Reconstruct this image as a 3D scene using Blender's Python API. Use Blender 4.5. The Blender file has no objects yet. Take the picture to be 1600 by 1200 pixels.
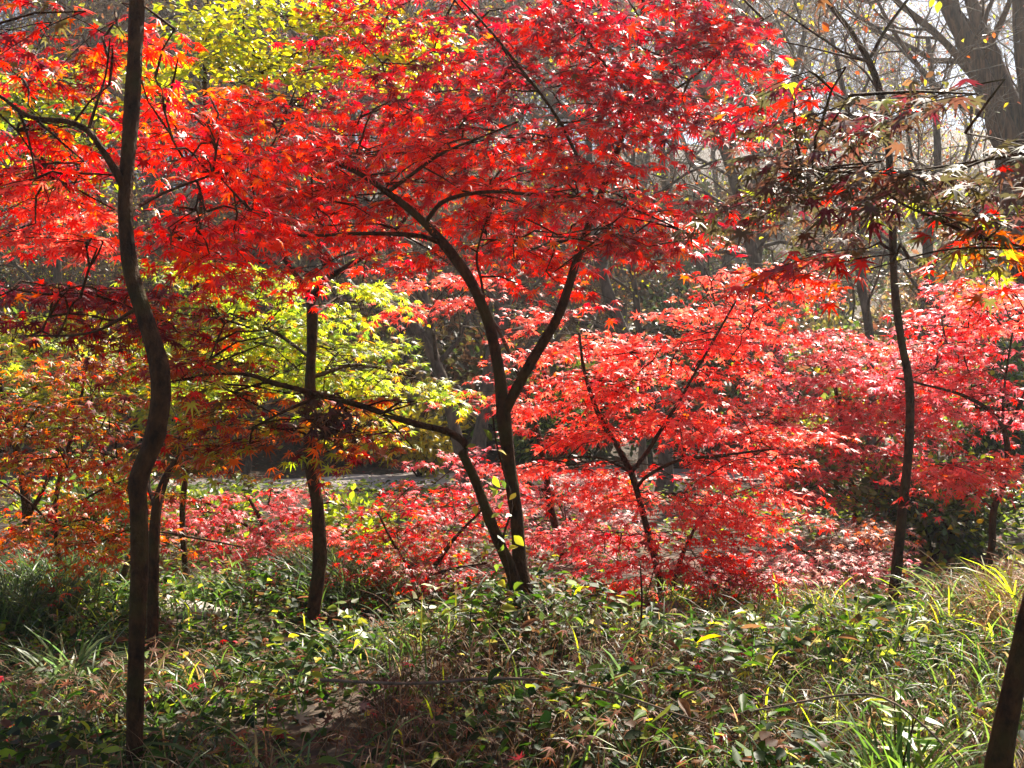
import bpy, math, random
import numpy as np
from mathutils import Vector

random.seed(7)
RNG = np.random.default_rng(7)
R = math.radians
SC = bpy.context.scene
COL = SC.collection

# ------------------------------------------------------------------ camera, world, sun, exposure
CAM_Z = 1.5
F = 1556.0                      # focal length in pixels of the 1600 px wide photograph (35 mm lens)
cam_d = bpy.data.cameras.new('camera')
cam_d.sensor_width = 36.0
cam_d.lens = 36.0 * F / 1600.0
cam_d.clip_end = 1000.0
cam_d.clip_start = 0.05
cam = bpy.data.objects.new('camera', cam_d)
cam.location = (0, 0, CAM_Z)
cam.rotation_euler = (R(90), 0, 0)
COL.objects.link(cam)
SC.camera = cam

HAZE = 0.0013                    # per metre
SUN_AZ, SUN_EL = 30.0, 48.0     # degrees: clockwise from the view direction, above the horizon
world = bpy.data.worlds.new('World')
SC.world = world
world.use_nodes = True
nt = world.node_tree
for n in list(nt.nodes):
    nt.nodes.remove(n)
sky = nt.nodes.new('ShaderNodeTexSky')
sky.sky_type = 'NISHITA'
sky.sun_disc = False
sky.sun_elevation = R(SUN_EL)
sky.sun_rotation = R(SUN_AZ)
bg = nt.nodes.new('ShaderNodeBackground')
bg.inputs['Strength'].default_value = 0.05
wo = nt.nodes.new('ShaderNodeOutputWorld')
nt.links.new(sky.outputs[0], bg.inputs[0])
nt.links.new(bg.outputs[0], wo.inputs[0])

sun_d = bpy.data.lights.new('sun', 'SUN')
sun_d.energy = 5.0
sun_d.angle = R(0.5)
sun_d.color = (1.0, 0.92, 0.78)
sun = bpy.data.objects.new('sun', sun_d)
sdir = Vector((math.sin(R(SUN_AZ)) * math.cos(R(SUN_EL)), math.cos(R(SUN_AZ)) * math.cos(R(SUN_EL)), math.sin(R(SUN_EL))))
sun.rotation_euler = sdir.to_track_quat('Z', 'Y').to_euler()
COL.objects.link(sun)

SC.view_settings.view_transform = 'Standard'
SC.view_settings.look = 'None'
SC.view_settings.gamma = 1.0
SC.view_settings.exposure = 1.78
SC.render.engine = 'CYCLES'
SC.cycles.max_bounces = 8
SC.cycles.diffuse_bounces = 4
SC.cycles.transmission_bounces = 6
SC.cycles.glossy_bounces = 2
SC.cycles.volume_bounces = 0
SC.cycles.sample_clamp_indirect = 6.0


# ------------------------------------------------------------------ small helpers
def P(px, py, d):
    """A point d metres ahead of the camera's station, sighted through photograph pixel (px, py)."""
    return np.array([(px - 800.0) / F * d, d, CAM_Z - (py - 600.0) / F * d])


def smooth(t):
    t = np.clip(t, 0.0, 1.0)
    return t * t * (3 - 2 * t)


def vnoise(x, y, seed=0):
    """cheap smooth value noise"""
    x = np.asarray(x, float); y = np.asarray(y, float)
    xi = np.floor(x).astype(np.int64); yi = np.floor(y).astype(np.int64)
    fx = smooth(x - xi); fy = smooth(y - yi)

    def hsh(a, b):
        n = (a * 374761393 + b * 668265263 + seed * 144665) & 0x7fffffff
        n = ((n ^ (n >> 13)) * 1274126177) & 0x7fffffff
        return ((n ^ (n >> 16)) & 0xffff) / 65535.0
    return (hsh(xi, yi) * (1 - fx) * (1 - fy) + hsh(xi + 1, yi) * fx * (1 - fy)
            + hsh(xi, yi + 1) * (1 - fx) * fy + hsh(xi + 1, yi + 1) * fx * fy)


def ground_h(x, y):
    x = np.asarray(x, float); y = np.asarray(y, float)
    crest = 5.0 + 0.5 * np.clip(x, -3, 0)
    mound = 0.20 * np.exp(-((x - .05) ** 2 / .35 + (y - 4.55) ** 2 / .5)) + 0.22 * (1 - smooth((y - crest + 0.3) / 1.3)) * (0.35 + 0.65 * smooth((x + 2.3) / 1.9))
    bank = 0.20 * smooth((x - 1.5) / 1.2) * (1 - smooth((y - 5.2) / 1.6)) * smooth((y - 0.5) / 2.0)
    side = 0.10 * np.clip(x - 3.5, 0, 40) * (1 - smooth((y - 20) / 20))
    hill = 0.30 * np.maximum(0, np.sqrt((np.maximum(0, y - 17)) ** 2 + 16) - 4) * (1 + 0.004 * np.clip(x, -40, 40))
    hill = np.minimum(hill, 26 + 0 * hill)
    bumps = 0.08 * (vnoise(x * 1.3, y * 1.3, 3) - 0.5) + 0.05 * (vnoise(x * 4, y * 4, 5) - 0.5)
    broad = 0.5 * (vnoise(x * 0.12, y * 0.12, 9) - 0.5) * smooth((y - 9) / 10)
    return mound + bank + side + hill + bumps + broad


class MB:
    """Collects raw geometry and links it as ONE mesh object."""
    def __init__(self):
        self.v = []; self.f = []; self.c = []; self.n = 0

    def add(self, verts, faces, cols=None):
        verts = np.asarray(verts, float).reshape(-1, 3)
        faces = np.asarray(faces, np.int64)
        self.v.append(verts); self.f.append(faces + self.n); self.n += len(verts)
        if cols is None:
            cols = np.ones((len(verts), 3)) * 0.5
        self.c.append(np.asarray(cols, float))

    def build(self, name, mat, parent=None, origin=None, smooth_shade=False):
        me = bpy.data.meshes.new(name)
        if self.v:
            v = np.concatenate(self.v)
            c = np.concatenate(self.c)
        else:
            v = np.zeros((0, 3)); c = np.zeros((0, 3))
        if origin is not None:
            v = v - np.asarray(origin, float)
        loops = np.concatenate([f.ravel() for f in self.f]).astype(np.int32)
        lens = np.concatenate([np.full(f.shape[0], f.shape[1], np.int32) for f in self.f])
        starts = np.concatenate([[0], np.cumsum(lens)[:-1]]).astype(np.int32)
        me.vertices.add(len(v)); me.vertices.foreach_set('co', v.astype(np.float32).ravel())
        me.loops.add(len(loops)); me.loops.foreach_set('vertex_index', loops)
        me.polygons.add(len(lens)); me.polygons.foreach_set('loop_start', starts)
        try:
            me.polygons.foreach_set('loop_total', lens)
        except Exception:
            pass
        me.update(calc_edges=True)
        at = me.attributes.new('Col', 'FLOAT_COLOR', 'POINT')
        at.data.foreach_set('color', np.concatenate([c, np.ones((len(c), 1))], 1).astype(np.float32).ravel())
        if smooth_shade:
            me.polygons.foreach_set('use_smooth', np.ones(len(lens), dtype=bool))
        me.materials.append(mat)
        me.validate()
        o = bpy.data.objects.new(name, me)
        COL.objects.link(o)
        if parent is not None:
            o.parent = parent
        elif origin is not None:
            o.location = tuple(origin)
        return o


def tag(o, label=None, cat=None, group=None, kind=None):
    if label: o['label'] = label
    if cat: o['category'] = cat
    if group: o['group'] = group
    if kind: o['kind'] = kind
    return o


def thing(name, loc, label, cat, group=None):
    o = bpy.data.objects.new(name, None)
    o.location = tuple(loc); o.empty_display_size = 0.2
    COL.objects.link(o)
    return tag(o, label, cat, group)


def copy_tree(o, parent=None):
    c = o.copy(); COL.objects.link(c)
    if parent is not None: c.parent = parent
    for ch in list(o.children):
        copy_tree(ch, c)
    return c


def unit(a):
    a = np.asarray(a, float)
    return a / (np.linalg.norm(a, axis=-1, keepdims=True) + 1e-12)


def spline(pts, step):
    """Catmull-Rom through rows (x, y, z, radius)"""
    pts = np.asarray(pts, float)
    if len(pts) == 2:
        n = max(2, int(np.linalg.norm(pts[1, :3] - pts[0, :3]) / step) + 1)
        t = np.linspace(0, 1, n)[:, None]
        return pts[0] * (1 - t) + pts[1] * t
    ext = np.vstack([2 * pts[0] - pts[1], pts, 2 * pts[-1] - pts[-2]])
    out = []
    for i in range(1, len(ext) - 2):
        p0, p1, p2, p3 = ext[i - 1], ext[i], ext[i + 1], ext[i + 2]
        n = max(1, int(np.linalg.norm(p2[:3] - p1[:3]) / step))
        t = (np.arange(n) / n)[:, None]
        out.append(0.5 * ((2 * p1) + (-p0 + p2) * t + (2 * p0 - 5 * p1 + 4 * p2 - p3) * t ** 2 + (-p0 + 3 * p1 - 3 * p2 + p3) * t ** 3))
    out.append(pts[-1:])
    out = np.vstack(out)
    out[:, 3] = np.clip(out[:, 3], pts[:, 3].min() * 0.9, pts[:, 3].max() * 1.05)
    return out


def tube(mb, pts, sides=6, knob=0.0, col=(0.5, 0.5, 0.5), cap=True):
    """Tapered tube through rows (x, y, z, radius)."""
    pts = np.asarray(pts, float)
    p = pts[:, :3]; r = pts[:, 3]
    n = len(p)
    t = np.gradient(p, axis=0)
    t = unit(t)
    ref = np.array([1.0, 0, 0]) if abs(t[:, 0]).mean() < 0.7 else np.array([0, 0, 1.0])
    u = unit(ref - (t @ ref)[:, None] * t)
    w = np.cross(t, u)
    a = np.arange(sides) * 2 * np.pi / sides
    rr = r[:, None] * np.ones((1, sides))
    if knob > 0:
        s = np.concatenate([[0], np.cumsum(np.linalg.norm(np.diff(p, axis=0), axis=1))])
        k = vnoise((np.cos(a)[None, :] * 1.4 + 40 + p[0, 0]) + 0 * s[:, None], s[:, None] * 9 + np.sin(a)[None, :] * 1.4, 11)
        k2 = vnoise(0 * a[None, :] + 3.3 + p[0, 1], s[:, None] * 5, 12)
        if r.max() > .012:
            for s0 in np.arange(.1, s[-1], .27):
                s1 = s0 + .2 * random.random()
                rr = rr * (1 + random.uniform(.05, .16) * np.exp(-((s[:, None] - s1) / .022) ** 2) * (.6 + .4 * np.cos(a - random.uniform(0, 6.28)))[None, :])
        rr = rr * (1 + knob * 2 * (k - 0.5) + knob * 1.6 * (k2 - 0.5))
    v = p[:, None, :] + rr[..., None] * (np.cos(a)[None, :, None] * u[:, None, :] + np.sin(a)[None, :, None] * w[:, None, :])
    v = v.reshape(-1, 3)
    i = np.arange(n - 1)[:, None] * sides; j = np.arange(sides)[None, :]; j2 = (j + 1) % sides
    q = np.stack([i + j, i + j2, i + sides + j2, i + sides + j], -1).reshape(-1, 4)
    mb.add(v, q, np.tile(np.array(col, float), (len(v), 1)))
    if cap:
        c = np.array([p[-1] + t[-1] * r[-1] * 0.6])
        base = mb.n
        mb.v.append(c); mb.c.append(np.array([col], float)); mb.n += 1
        last = base - sides
        jj = np.arange(sides)
        mb.f.append(np.stack([last + jj, last + (jj + 1) % sides, np.full(sides, base)], 1))


# ------------------------------------------------------------------ leaf templates
def maple_template(angs, lens, sinus):
    v = [(0, 0, 0)]
    f = []
    half = [(angs[i] + angs[i + 1]) / 2 for i in range(len(angs) - 1)]
    half = [angs[0] - 26] + half + [angs[-1] + 26]
    for a, rr in zip(half, sinus):
        v.append((math.sin(R(a)) * rr, math.cos(R(a)) * rr, 0.02))
    for a, L in zip(angs, lens):
        v.append((math.sin(R(a)) * L, math.cos(R(a)) * L, -0.10 * L))
    n = len(angs)
    for i in range(n):
        f.append((0, 1 + i, 1 + n + 1 + i, 2 + i))
    v = np.array(v, float)
    v[:, 2] -= 0.16 * (v[:, 0] ** 2 + v[:, 1] ** 2)
    return v, np.array(f)


MAPLE7 = maple_template([-118, -74, -36, 0, 36, 74, 118], [.5, .78, .96, 1.05, .96, .78, .5], [.16, .25, .29, .31, .31, .29, .25, .16])
MAPLE5 = maple_template([-92, -45, 0, 45, 92], [.66, .92, 1.05, .92, .66], [.2, .29, .33, .33, .29, .2])


def ovate_template(w):
    v = np.array([(0, 0, 0), (w * .8, .28, .05), (w, .5, .04), (w * .55, .8, 0), (0, 1.05, -.14), (-w * .55, .8, 0), (-w, .5, .04), (-w * .8, .28, .05), (0, .5, -.03)])
    f = np.array([(0, 1, 2, 8), (8, 2, 3, 4), (0, 8, 6, 7), (8, 4, 5, 6)])
    return v, f


OVATE = ovate_template(.30)
ROUND = ovate_template(.44)
LANCE = ovate_template(.16)


def leaves(mb, tmpl, pos, tip, nrm, scale, col, curl=0.3):
    V, Fc = tmpl
    N = len(pos)
    if N == 0: return
    tip = unit(tip)
    nrm = unit(nrm - (nrm * tip).sum(1, keepdims=True) * tip)
    side = np.cross(tip, nrm)
    VV = np.repeat(V[None], N, 0).copy()
    VV[:, :, 2] *= (1 + curl * RNG.normal(size=(N, 1)) * 2)
    VV[:, :, 2] += RNG.normal(size=(N, 1)) * 0.10 * VV[:, :, 0] + np.abs(VV[:, :, 0]) * RNG.normal(size=(N, 1)) * 0.22
    sc = np.asarray(scale).reshape(-1, 1)
    out = pos[:, None, :] + sc[:, :, None] * (VV[:, :, 0:1] * side[:, None, :] + VV[:, :, 1:2] * tip[:, None, :] + VV[:, :, 2:3] * nrm[:, None, :])
    k = len(V)
    faces = (np.arange(N)[:, None, None] * k + Fc[None]).reshape(-1, Fc.shape[1])
    mb.add(out.reshape(-1, 3), faces, np.repeat(col, k, 0))


def pick(palette, n):
    w = np.array([p[0] for p in palette], float); w /= w.sum()
    c = np.array([p[1] for p in palette], float)
    i = RNG.choice(len(w), n, p=w)
    out = c[i] * np.exp(RNG.normal(size=(n, 1)) * 0.18) * np.exp(RNG.normal(size=(n, 3)) * 0.07)
    return np.clip(out, 0.002, 0.95)


# ------------------------------------------------------------------ materials
def new_mat(name):
    m = bpy.data.materials.new(name); m.use_nodes = True
    t = m.node_tree
    for n in list(t.nodes): t.nodes.remove(n)
    out = t.nodes.new('ShaderNodeOutputMaterial')
    return m, t, out


def mat_leaf(name, trans=0.5, gloss=1.0, rough=0.34, boost=1.25):
    m, t, out = new_mat(name)
    N, L = t.nodes.new, t.links.new
    at = N('ShaderNodeAttribute'); at.attribute_name = 'Col'
    geo = N('ShaderNodeNewGeometry')
    noi = N('ShaderNodeTexNoise'); noi.inputs['Scale'].default_value = 60; noi.inputs['Detail'].default_value = 3
    L(geo.outputs['Position'], noi.inputs['Vector'])
    mr = N('ShaderNodeMapRange'); mr.inputs['From Min'].default_value = .3; mr.inputs['From Max'].default_value = .7
    mr.inputs['To Min'].default_value = .72; mr.inputs['To Max'].default_value = 1.18
    L(noi.outputs['Fac'], mr.inputs['Value'])
    hs = N('ShaderNodeHueSaturation'); L(at.outputs['Color'], hs.inputs['Color']); L(mr.outputs[0], hs.inputs['Value'])
    hb = N('ShaderNodeHueSaturation'); L(at.outputs['Color'], hb.inputs['Color']); hb.inputs['Value'].default_value = boost; hb.inputs['Saturation'].default_value = 1.05
    d = N('ShaderNodeBsdfDiffuse'); L(hs.outputs[0], d.inputs['Color'])
    tr = N('ShaderNodeBsdfTranslucent'); L(hb.outputs[0], tr.inputs['Color'])
    mx = N('ShaderNodeMixShader'); mx.inputs[0].default_value = trans
    L(d.outputs[0], mx.inputs[1]); L(tr.outputs[0], mx.inputs[2])
    lw = N('ShaderNodeLayerWeight'); lw.inputs['Blend'].default_value = 0.5
    pw = N('ShaderNodeMath'); pw.operation = 'POWER'; pw.inputs[1].default_value = 3.5; L(lw.outputs['Facing'], pw.inputs[0])
    ml = N('ShaderNodeMath'); ml.operation = 'MULTIPLY_ADD'; ml.inputs[1].default_value = 0.45 * gloss; ml.inputs[2].default_value = 0.035 * gloss; L(pw.outputs[0], ml.inputs[0])
    g = N('ShaderNodeBsdfGlossy'); g.inputs['Roughness'].default_value = rough
    mx2 = N('ShaderNodeMixShader'); L(ml.outputs[0], mx2.inputs[0]); L(mx.outputs[0], mx2.inputs[1]); L(g.outputs[0], mx2.inputs[2])
    L(mx2.outputs[0], out.inputs['Surface'])
    return m


def mat_bark(name, c1, c2, moss=None, scale=18.0, stretch=0.35, bump=0.6):
    m, t, out = new_mat(name)
    N, L = t.nodes.new, t.links.new
    tc = N('ShaderNodeTexCoord')
    mp = N('ShaderNodeMapping'); mp.inputs['Scale'].default_value = (1, 1, stretch); L(tc.outputs['Object'], mp.inputs['Vector'])
    n1 = N('ShaderNodeTexNoise'); n1.inputs['Scale'].default_value = scale; n1.inputs['Detail'].default_value = 6; n1.inputs['Roughness'].default_value = .65
    L(mp.outputs[0], n1.inputs['Vector'])
    rp = N('ShaderNodeValToRGB'); rp.color_ramp.elements[0].position = .36; rp.color_ramp.elements[1].position = .68
    rp.color_ramp.elements[0].color = (*c1, 1); rp.color_ramp.elements[1].color = (*c2, 1)
    L(n1.outputs['Fac'], rp.inputs[0])
    col = rp.outputs[0]
    if moss is not None:
        n2 = N('ShaderNodeTexNoise'); n2.inputs['Scale'].default_value = 5; n2.inputs['Detail'].default_value = 5
        L(tc.outputs['Object'], n2.inputs['Vector'])
        r2 = N('ShaderNodeValToRGB'); r2.color_ramp.elements[0].position = .5; r2.color_ramp.elements[1].position = .66
        L(n2.outputs['Fac'], r2.inputs[0])
        mx = N('ShaderNodeMixRGB'); mx.inputs[2].default_value = (*moss, 1); L(r2.outputs[0], mx.inputs[0]); L(col, mx.inputs[1])
        col = mx.outputs[0]
    b = N('ShaderNodeBsdfPrincipled'); b.inputs['Roughness'].default_value = .78; b.inputs['Specular IOR Level'].default_value = .15
    L(col, b.inputs['Base Color'])
    n3 = N('ShaderNodeTexNoise'); n3.inputs['Scale'].default_value = scale * 3.2; n3.inputs['Detail'].default_value = 4; L(mp.outputs[0], n3.inputs['Vector'])
    bp = N('ShaderNodeBump'); bp.inputs['Strength'].default_value = bump; bp.inputs['Distance'].default_value = .012
    L(n3.outputs['Fac'], bp.inputs['Height']); L(bp.outputs[0], b.inputs['Normal'])
    L(b.outputs[0], out.inputs['Surface'])
    return m


def mat_ground():
    m, t, out = new_mat('forest_floor')
    N, L = t.nodes.new, t.links.new
    geo = N('ShaderNodeNewGeometry')
    n1 = N('ShaderNodeTexNoise'); n1.inputs['Scale'].default_value = 2.2; n1.inputs['Detail'].default_value = 8; n1.inputs['Roughness'].default_value = .7
    L(geo.outputs['Position'], n1.inputs['Vector'])
    rp = N('ShaderNodeValToRGB')
    e = rp.color_ramp.elements
    e[0].position = .3; e[0].color = (.022, .015, .009, 1)
    e[1].position = .75; e[1].color = (.11, .065, .04, 1)
    x = e.new(.5); x.color = (.065, .04, .023, 1)
    L(n1.outputs['Fac'], rp.inputs[0])
    vo = N('ShaderNodeTexVoronoi'); vo.inputs['Scale'].default_value = 14; L(geo.outputs['Position'], vo.inputs['Vector'])
    hs = N('ShaderNodeMixRGB'); hs.blend_type = 'OVERLAY'; hs.inputs[0].default_value = .5; L(rp.outputs[0], hs.inputs[1]); L(vo.outputs['Color'], hs.inputs[2])
    bw = N('ShaderNodeMixRGB'); bw.inputs[0].default_value = .75; L(hs.outputs[0], bw.inputs[1]); L(rp.outputs[0], bw.inputs[2])
    b = N('ShaderNodeBsdfPrincipled'); b.inputs['Roughness'].default_value = .9
    L(bw.outputs[0], b.inputs['Base Color'])
    bp = N('ShaderNodeBump'); bp.inputs['Strength'].default_value = .8; bp.inputs['Distance'].default_value = .04
    L(vo.outputs['Distance'], bp.inputs['Height']); L(bp.outputs[0], b.inputs['Normal'])
    L(b.outputs[0], out.inputs['Surface'])
    return m


def mat_stone(name, c1, c2, sc=9):
    m, t, out = new_mat(name)
    N, L = t.nodes.new, t.links.new
    tc = N('ShaderNodeTexCoord')
    n1 = N('ShaderNodeTexNoise'); n1.inputs['Scale'].default_value = sc; n1.inputs['Detail'].default_value = 8; n1.inputs['Roughness'].default_value = .7
    L(tc.outputs['Object'], n1.inputs['Vector'])
    rp = N('ShaderNodeValToRGB'); rp.color_ramp.elements[0].position = .32; rp.color_ramp.elements[1].position = .7
    rp.color_ramp.elements[0].color = (*c1, 1); rp.color_ramp.elements[1].color = (*c2, 1); L(n1.outputs['Fac'], rp.inputs[0])
    b = N('ShaderNodeBsdfPrincipled'); b.inputs['Roughness'].default_value = .85; L(rp.outputs[0], b.inputs['Base Color'])
    bp = N('ShaderNodeBump'); bp.inputs['Strength'].default_value = .5; bp.inputs['Distance'].default_value = .02; L(n1.outputs['Fac'], bp.inputs['Height']); L(bp.outputs[0], b.inputs['Normal'])
    L(b.outputs[0], out.inputs['Surface'])
    return m


M_LEAF = mat_leaf('maple_leaf', .74, .65, .5, 1.55)
M_BRONZE = mat_leaf('bronze_leaf', .6, .4, .5, 1.4)
M_LITTER = mat_leaf('fallen_leaf', .3, .25, .6, 1.2)
M_GREEN = mat_leaf('broad_leaf', .6, 1.2, .38, 1.5)
M_HERB = mat_leaf('herb_leaf', .55, .32, .46, 1.8)
M_GRASS = mat_leaf('grass_blade', .58, .7, .42, 1.8)
M_DRY = mat_leaf('dry_stalk', .2, .5, .5, 1.1)
M_BARK = mat_bark('maple_bark', (.012, .0048, .0018), (.085, .036, .013), (.050, .036, .008), 30, .6, 1.0)
M_BARK2 = mat_bark('grey_bark', (.05, .038, .029), (.18, .135, .10), None, 14)
M_BARK3 = mat_bark('furrowed_bark', (.028, .013, .006), (.16, .078, .036), None, 22, .12, 1.0)
M_TWIG = mat_bark('twig_bark', (.075, .05, .035), (.22, .155, .105), None, 14)
M_GROUND = mat_ground()
M_PATH = mat_stone('pale_path', (.36, .29, .25), (.60, .50, .45), 5)
M_ROCK = mat_stone('pale_rock', (.30, .27, .23), (.62, .58, .52), 9)
M_STUMP = mat_stone('brown_rock', (.09, .05, .035), (.30, .19, .14), 9)

# ------------------------------------------------------------------ palettes (leaf base colours)
RED = (.66, .030, .022); CRIM = (.46, .020, .030); DKRED = (.22, .014, .018); MAROON = (.13, .018, .028)
ORANGE = (.66, .135, .018); RUST = (.40, .085, .016); LIME = (.37, .43, .032); YELLOW = (.62, .50, .04)
GREEN = (.13, .20, .025); DKGREEN = (.045, .075, .018); OLIVE = (.12, .11, .03); ROSE = (.68, .145, .16); BROWN = (.17, .075, .035)
PAL_RED = [(5, RED), (2, (.70, .055, .03)), (1.6, CRIM), (1.3, DKRED), (.8, ORANGE), (.25, RUST)]
PAL_TOP = [(3, CRIM), (3, RED), (2.4, MAROON), (1.6, DKRED), (.15, ORANGE), (.12, OLIVE)]
PAL_LOW = [(2, DKRED), (2, RUST), (2, ORANGE), (1.2, OLIVE), (1, LIME), (1.6, RED)]
PAL_MIX = [(2, RUST), (2, ORANGE), (1.3, OLIVE), (1.6, LIME), (1, DKRED), (.6, RED), (.5, YELLOW)]
PAL_ORANGE = [(4, ORANGE), (2, RUST), (1, RED), (1, YELLOW), (1, LIME)]
PAL_BRIGHT = [(4, (.78, .105, .08)), (3, (.78, .15, .105)), (1.5, RED), (.6, CRIM), (.5, ORANGE)]
PAL_ROSE = [(2, RED), (5, ROSE), (1, CRIM), (.4, BROWN)]
PAL_DARK = [(2, DKRED), (3, CRIM), (3, RED), (1, RUST), (.8, OLIVE)]
PAL_GREEN = [(4, LIME), (2.4, GREEN), (1, (.42, .46, .04)), (.5, YELLOW), (.7, (.5, .24, .03))]
PAL_YEL = [(3, (.50, .47, .03)), (3, LIME), (1.2, GREEN), (3, (.68, .56, .03)), (.7, OLIVE)]
PAL_BRONZE = [(3, (.085, .07, .03)), (2, (.12, .06, .03)), (2, (.12, .05, .035)), (1.3, MAROON), (.4, RED), (.25, LIME)]  # the leaning maple's own dull olive-bronze leaf tones
PAL_EVER = [(4, DKGREEN), (3, GREEN), (1.2, (.20, .24, .04)), (.3, YELLOW)]
PAL_HERB = [(5, (.014, .032, .005)), (4, (.038, .086, .008)), (1.4, (.10, .17, .018)), (.9, (.26, .32, .03)), (1.4, (.10, .05, .022)), (.25, YELLOW)]

# ------------------------------------------------------------------ setting: ground, path
def build_ground():
    gx = np.concatenate([-np.geomspace(110, 6, 24), np.linspace(-5.8, 5.8, 90), np.geomspace(6, 110, 24)])
    gy = np.concatenate([np.linspace(-40, 0.8, 14), np.linspace(1.0, 9, 80), np.geomspace(9.2, 150, 55)])
    X, Y = np.meshgrid(gx, gy)
    Z = ground_h(X, Y)
    v = np.stack([X, Y, Z], -1).reshape(-1, 3)
    nx, ny = len(gx), len(gy)
    i = np.arange(ny - 1)[:, None] * nx + np.arange(nx - 1)[None, :]
    f = np.stack([i, i + 1, i + nx + 1, i + nx], -1).reshape(-1, 4)
    mb = MB(); mb.add(v, f)
    o = mb.build('ground', M_GROUND, smooth_shade=True)
    tag(o, 'brown forest floor rising into a wooded slope', None, None, 'structure')
    # pale path crossing behind the maples
    mb = MB()
    xs = np.linspace(-14, 5, 90)
    yc = 15.0 + 0.06 * xs + 0.6 * np.sin(xs * .35)
    rows = []
    for w in (-1.0, -.5, 0, .5, 1.0):
        rows.append(np.stack([xs, yc + w, ground_h(xs, yc + w) + 0.03], 1))
    v = np.array(rows)
    n = len(xs)
    i = np.arange(4)[:, None] * n + np.arange(n - 1)[None, :]
    f = np.stack([i, i + 1, i + n + 1, i + n], -1).reshape(-1, 4)
    mb.add(v.reshape(-1, 3), f)
    o = mb.build('path', M_PATH, smooth_shade=True)
    tag(o, 'pale sunlit path crossing the hollow behind the maples', None, None, 'structure')


build_ground()


# ------------------------------------------------------------------ trees
def trace(pts, step=0.05):
    """pixel polyline rows (px, py, depth, width in px) -> spline rows (x, y, z, radius)"""
    out = []
    for px, py, d, w in pts:
        p = P(px, py, d)
        out.append([p[0], p[1], p[2], 0.5 * w / F * d])
    return spline(out, step)


def to_ground(rows, sink=0.08):
    """carry a traced trunk on down into the ground, flaring a little"""
    rows = np.asarray(rows)
    b = rows[0].copy()
    g = float(ground_h(b[0], b[1])) - sink
    if b[2] > g:
        q = []
        for t, fl in ((1, 1.9), (.8, 1.45), (.6, 1.22), (.4, 1.1), (.2, 1.04)):
            m_ = b.copy(); m_[2] = b[2] + (g - b[2]) * t; m_[3] *= fl; q.append(m_)
        rows = np.vstack(q + [rows])
    return rows


def spray(lm, tm, base, d, L, tmpl, size, pal, tilt=.33, twig_r=.0022, spacing=.055, droop=.25):
    """A leafy twig: nodes with opposite leaf pairs, two side twiglets."""
    d = unit(d)
    axes = [(base, d, L)]
    side = unit(np.cross(d, [0, 0, 1.0]))
    for s in (-1, 1):
        k = random.uniform(.25, .5)
        dd = unit(d * .75 + s * side * .7 + np.array([0, 0, random.uniform(-.1, .15)]))
        axes.append((base + d * L * k, dd, L * random.uniform(.4, .62)))
    pos = []; tip = []
    for b, ax, ln in axes:
        n = max(2, int(ln / spacing))
        t = np.linspace(.2, 1, n)
        sag = -droop * ln * t ** 2
        pts = b + ax[None, :] * (ln * t)[:, None]
        pts[:, 2] += sag
        tube(tm, np.concatenate([np.vstack([b, pts]), np.linspace(twig_r, twig_r * .45, n + 1)[:, None]], 1), 3, cap=False)
        sd = unit(np.cross(ax, [0, 0, 1.0]))
        for s in (-1, 1):
            td = ax[None, :] * RNG.uniform(.1, .8, (n, 1)) + s * sd[None, :] * RNG.uniform(.5, 1, (n, 1))
            pos.append(pts + td * size * .35); tip.append(td)
        pos.append(pts[-1:]); tip.append(ax[None, :])
    pos = np.vstack(pos); tip = np.vstack(tip)
    N = len(pos)
    keep = RNG.random(N) < .9
    pos = pos[keep] + RNG.normal(size=(keep.sum(), 3)) * .012; tip = tip[keep]; N = len(pos)
    tip = tip + RNG.normal(size=(N, 3)) * .22
    tip[:, 2] += RNG.normal(size=N) * .2 - .28
    pos[:, 2] -= RNG.uniform(0, .35, N) * size
    nrm = np.tile([0, -.08, 1.0], (N, 1)) + RNG.normal(size=(N, 3)) * tilt
    sc = size * RNG.uniform(.65, 1.12, N) * .62
    leaves(lm, tmpl, pos, tip, nrm, sc, pick(pal, N))


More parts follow.
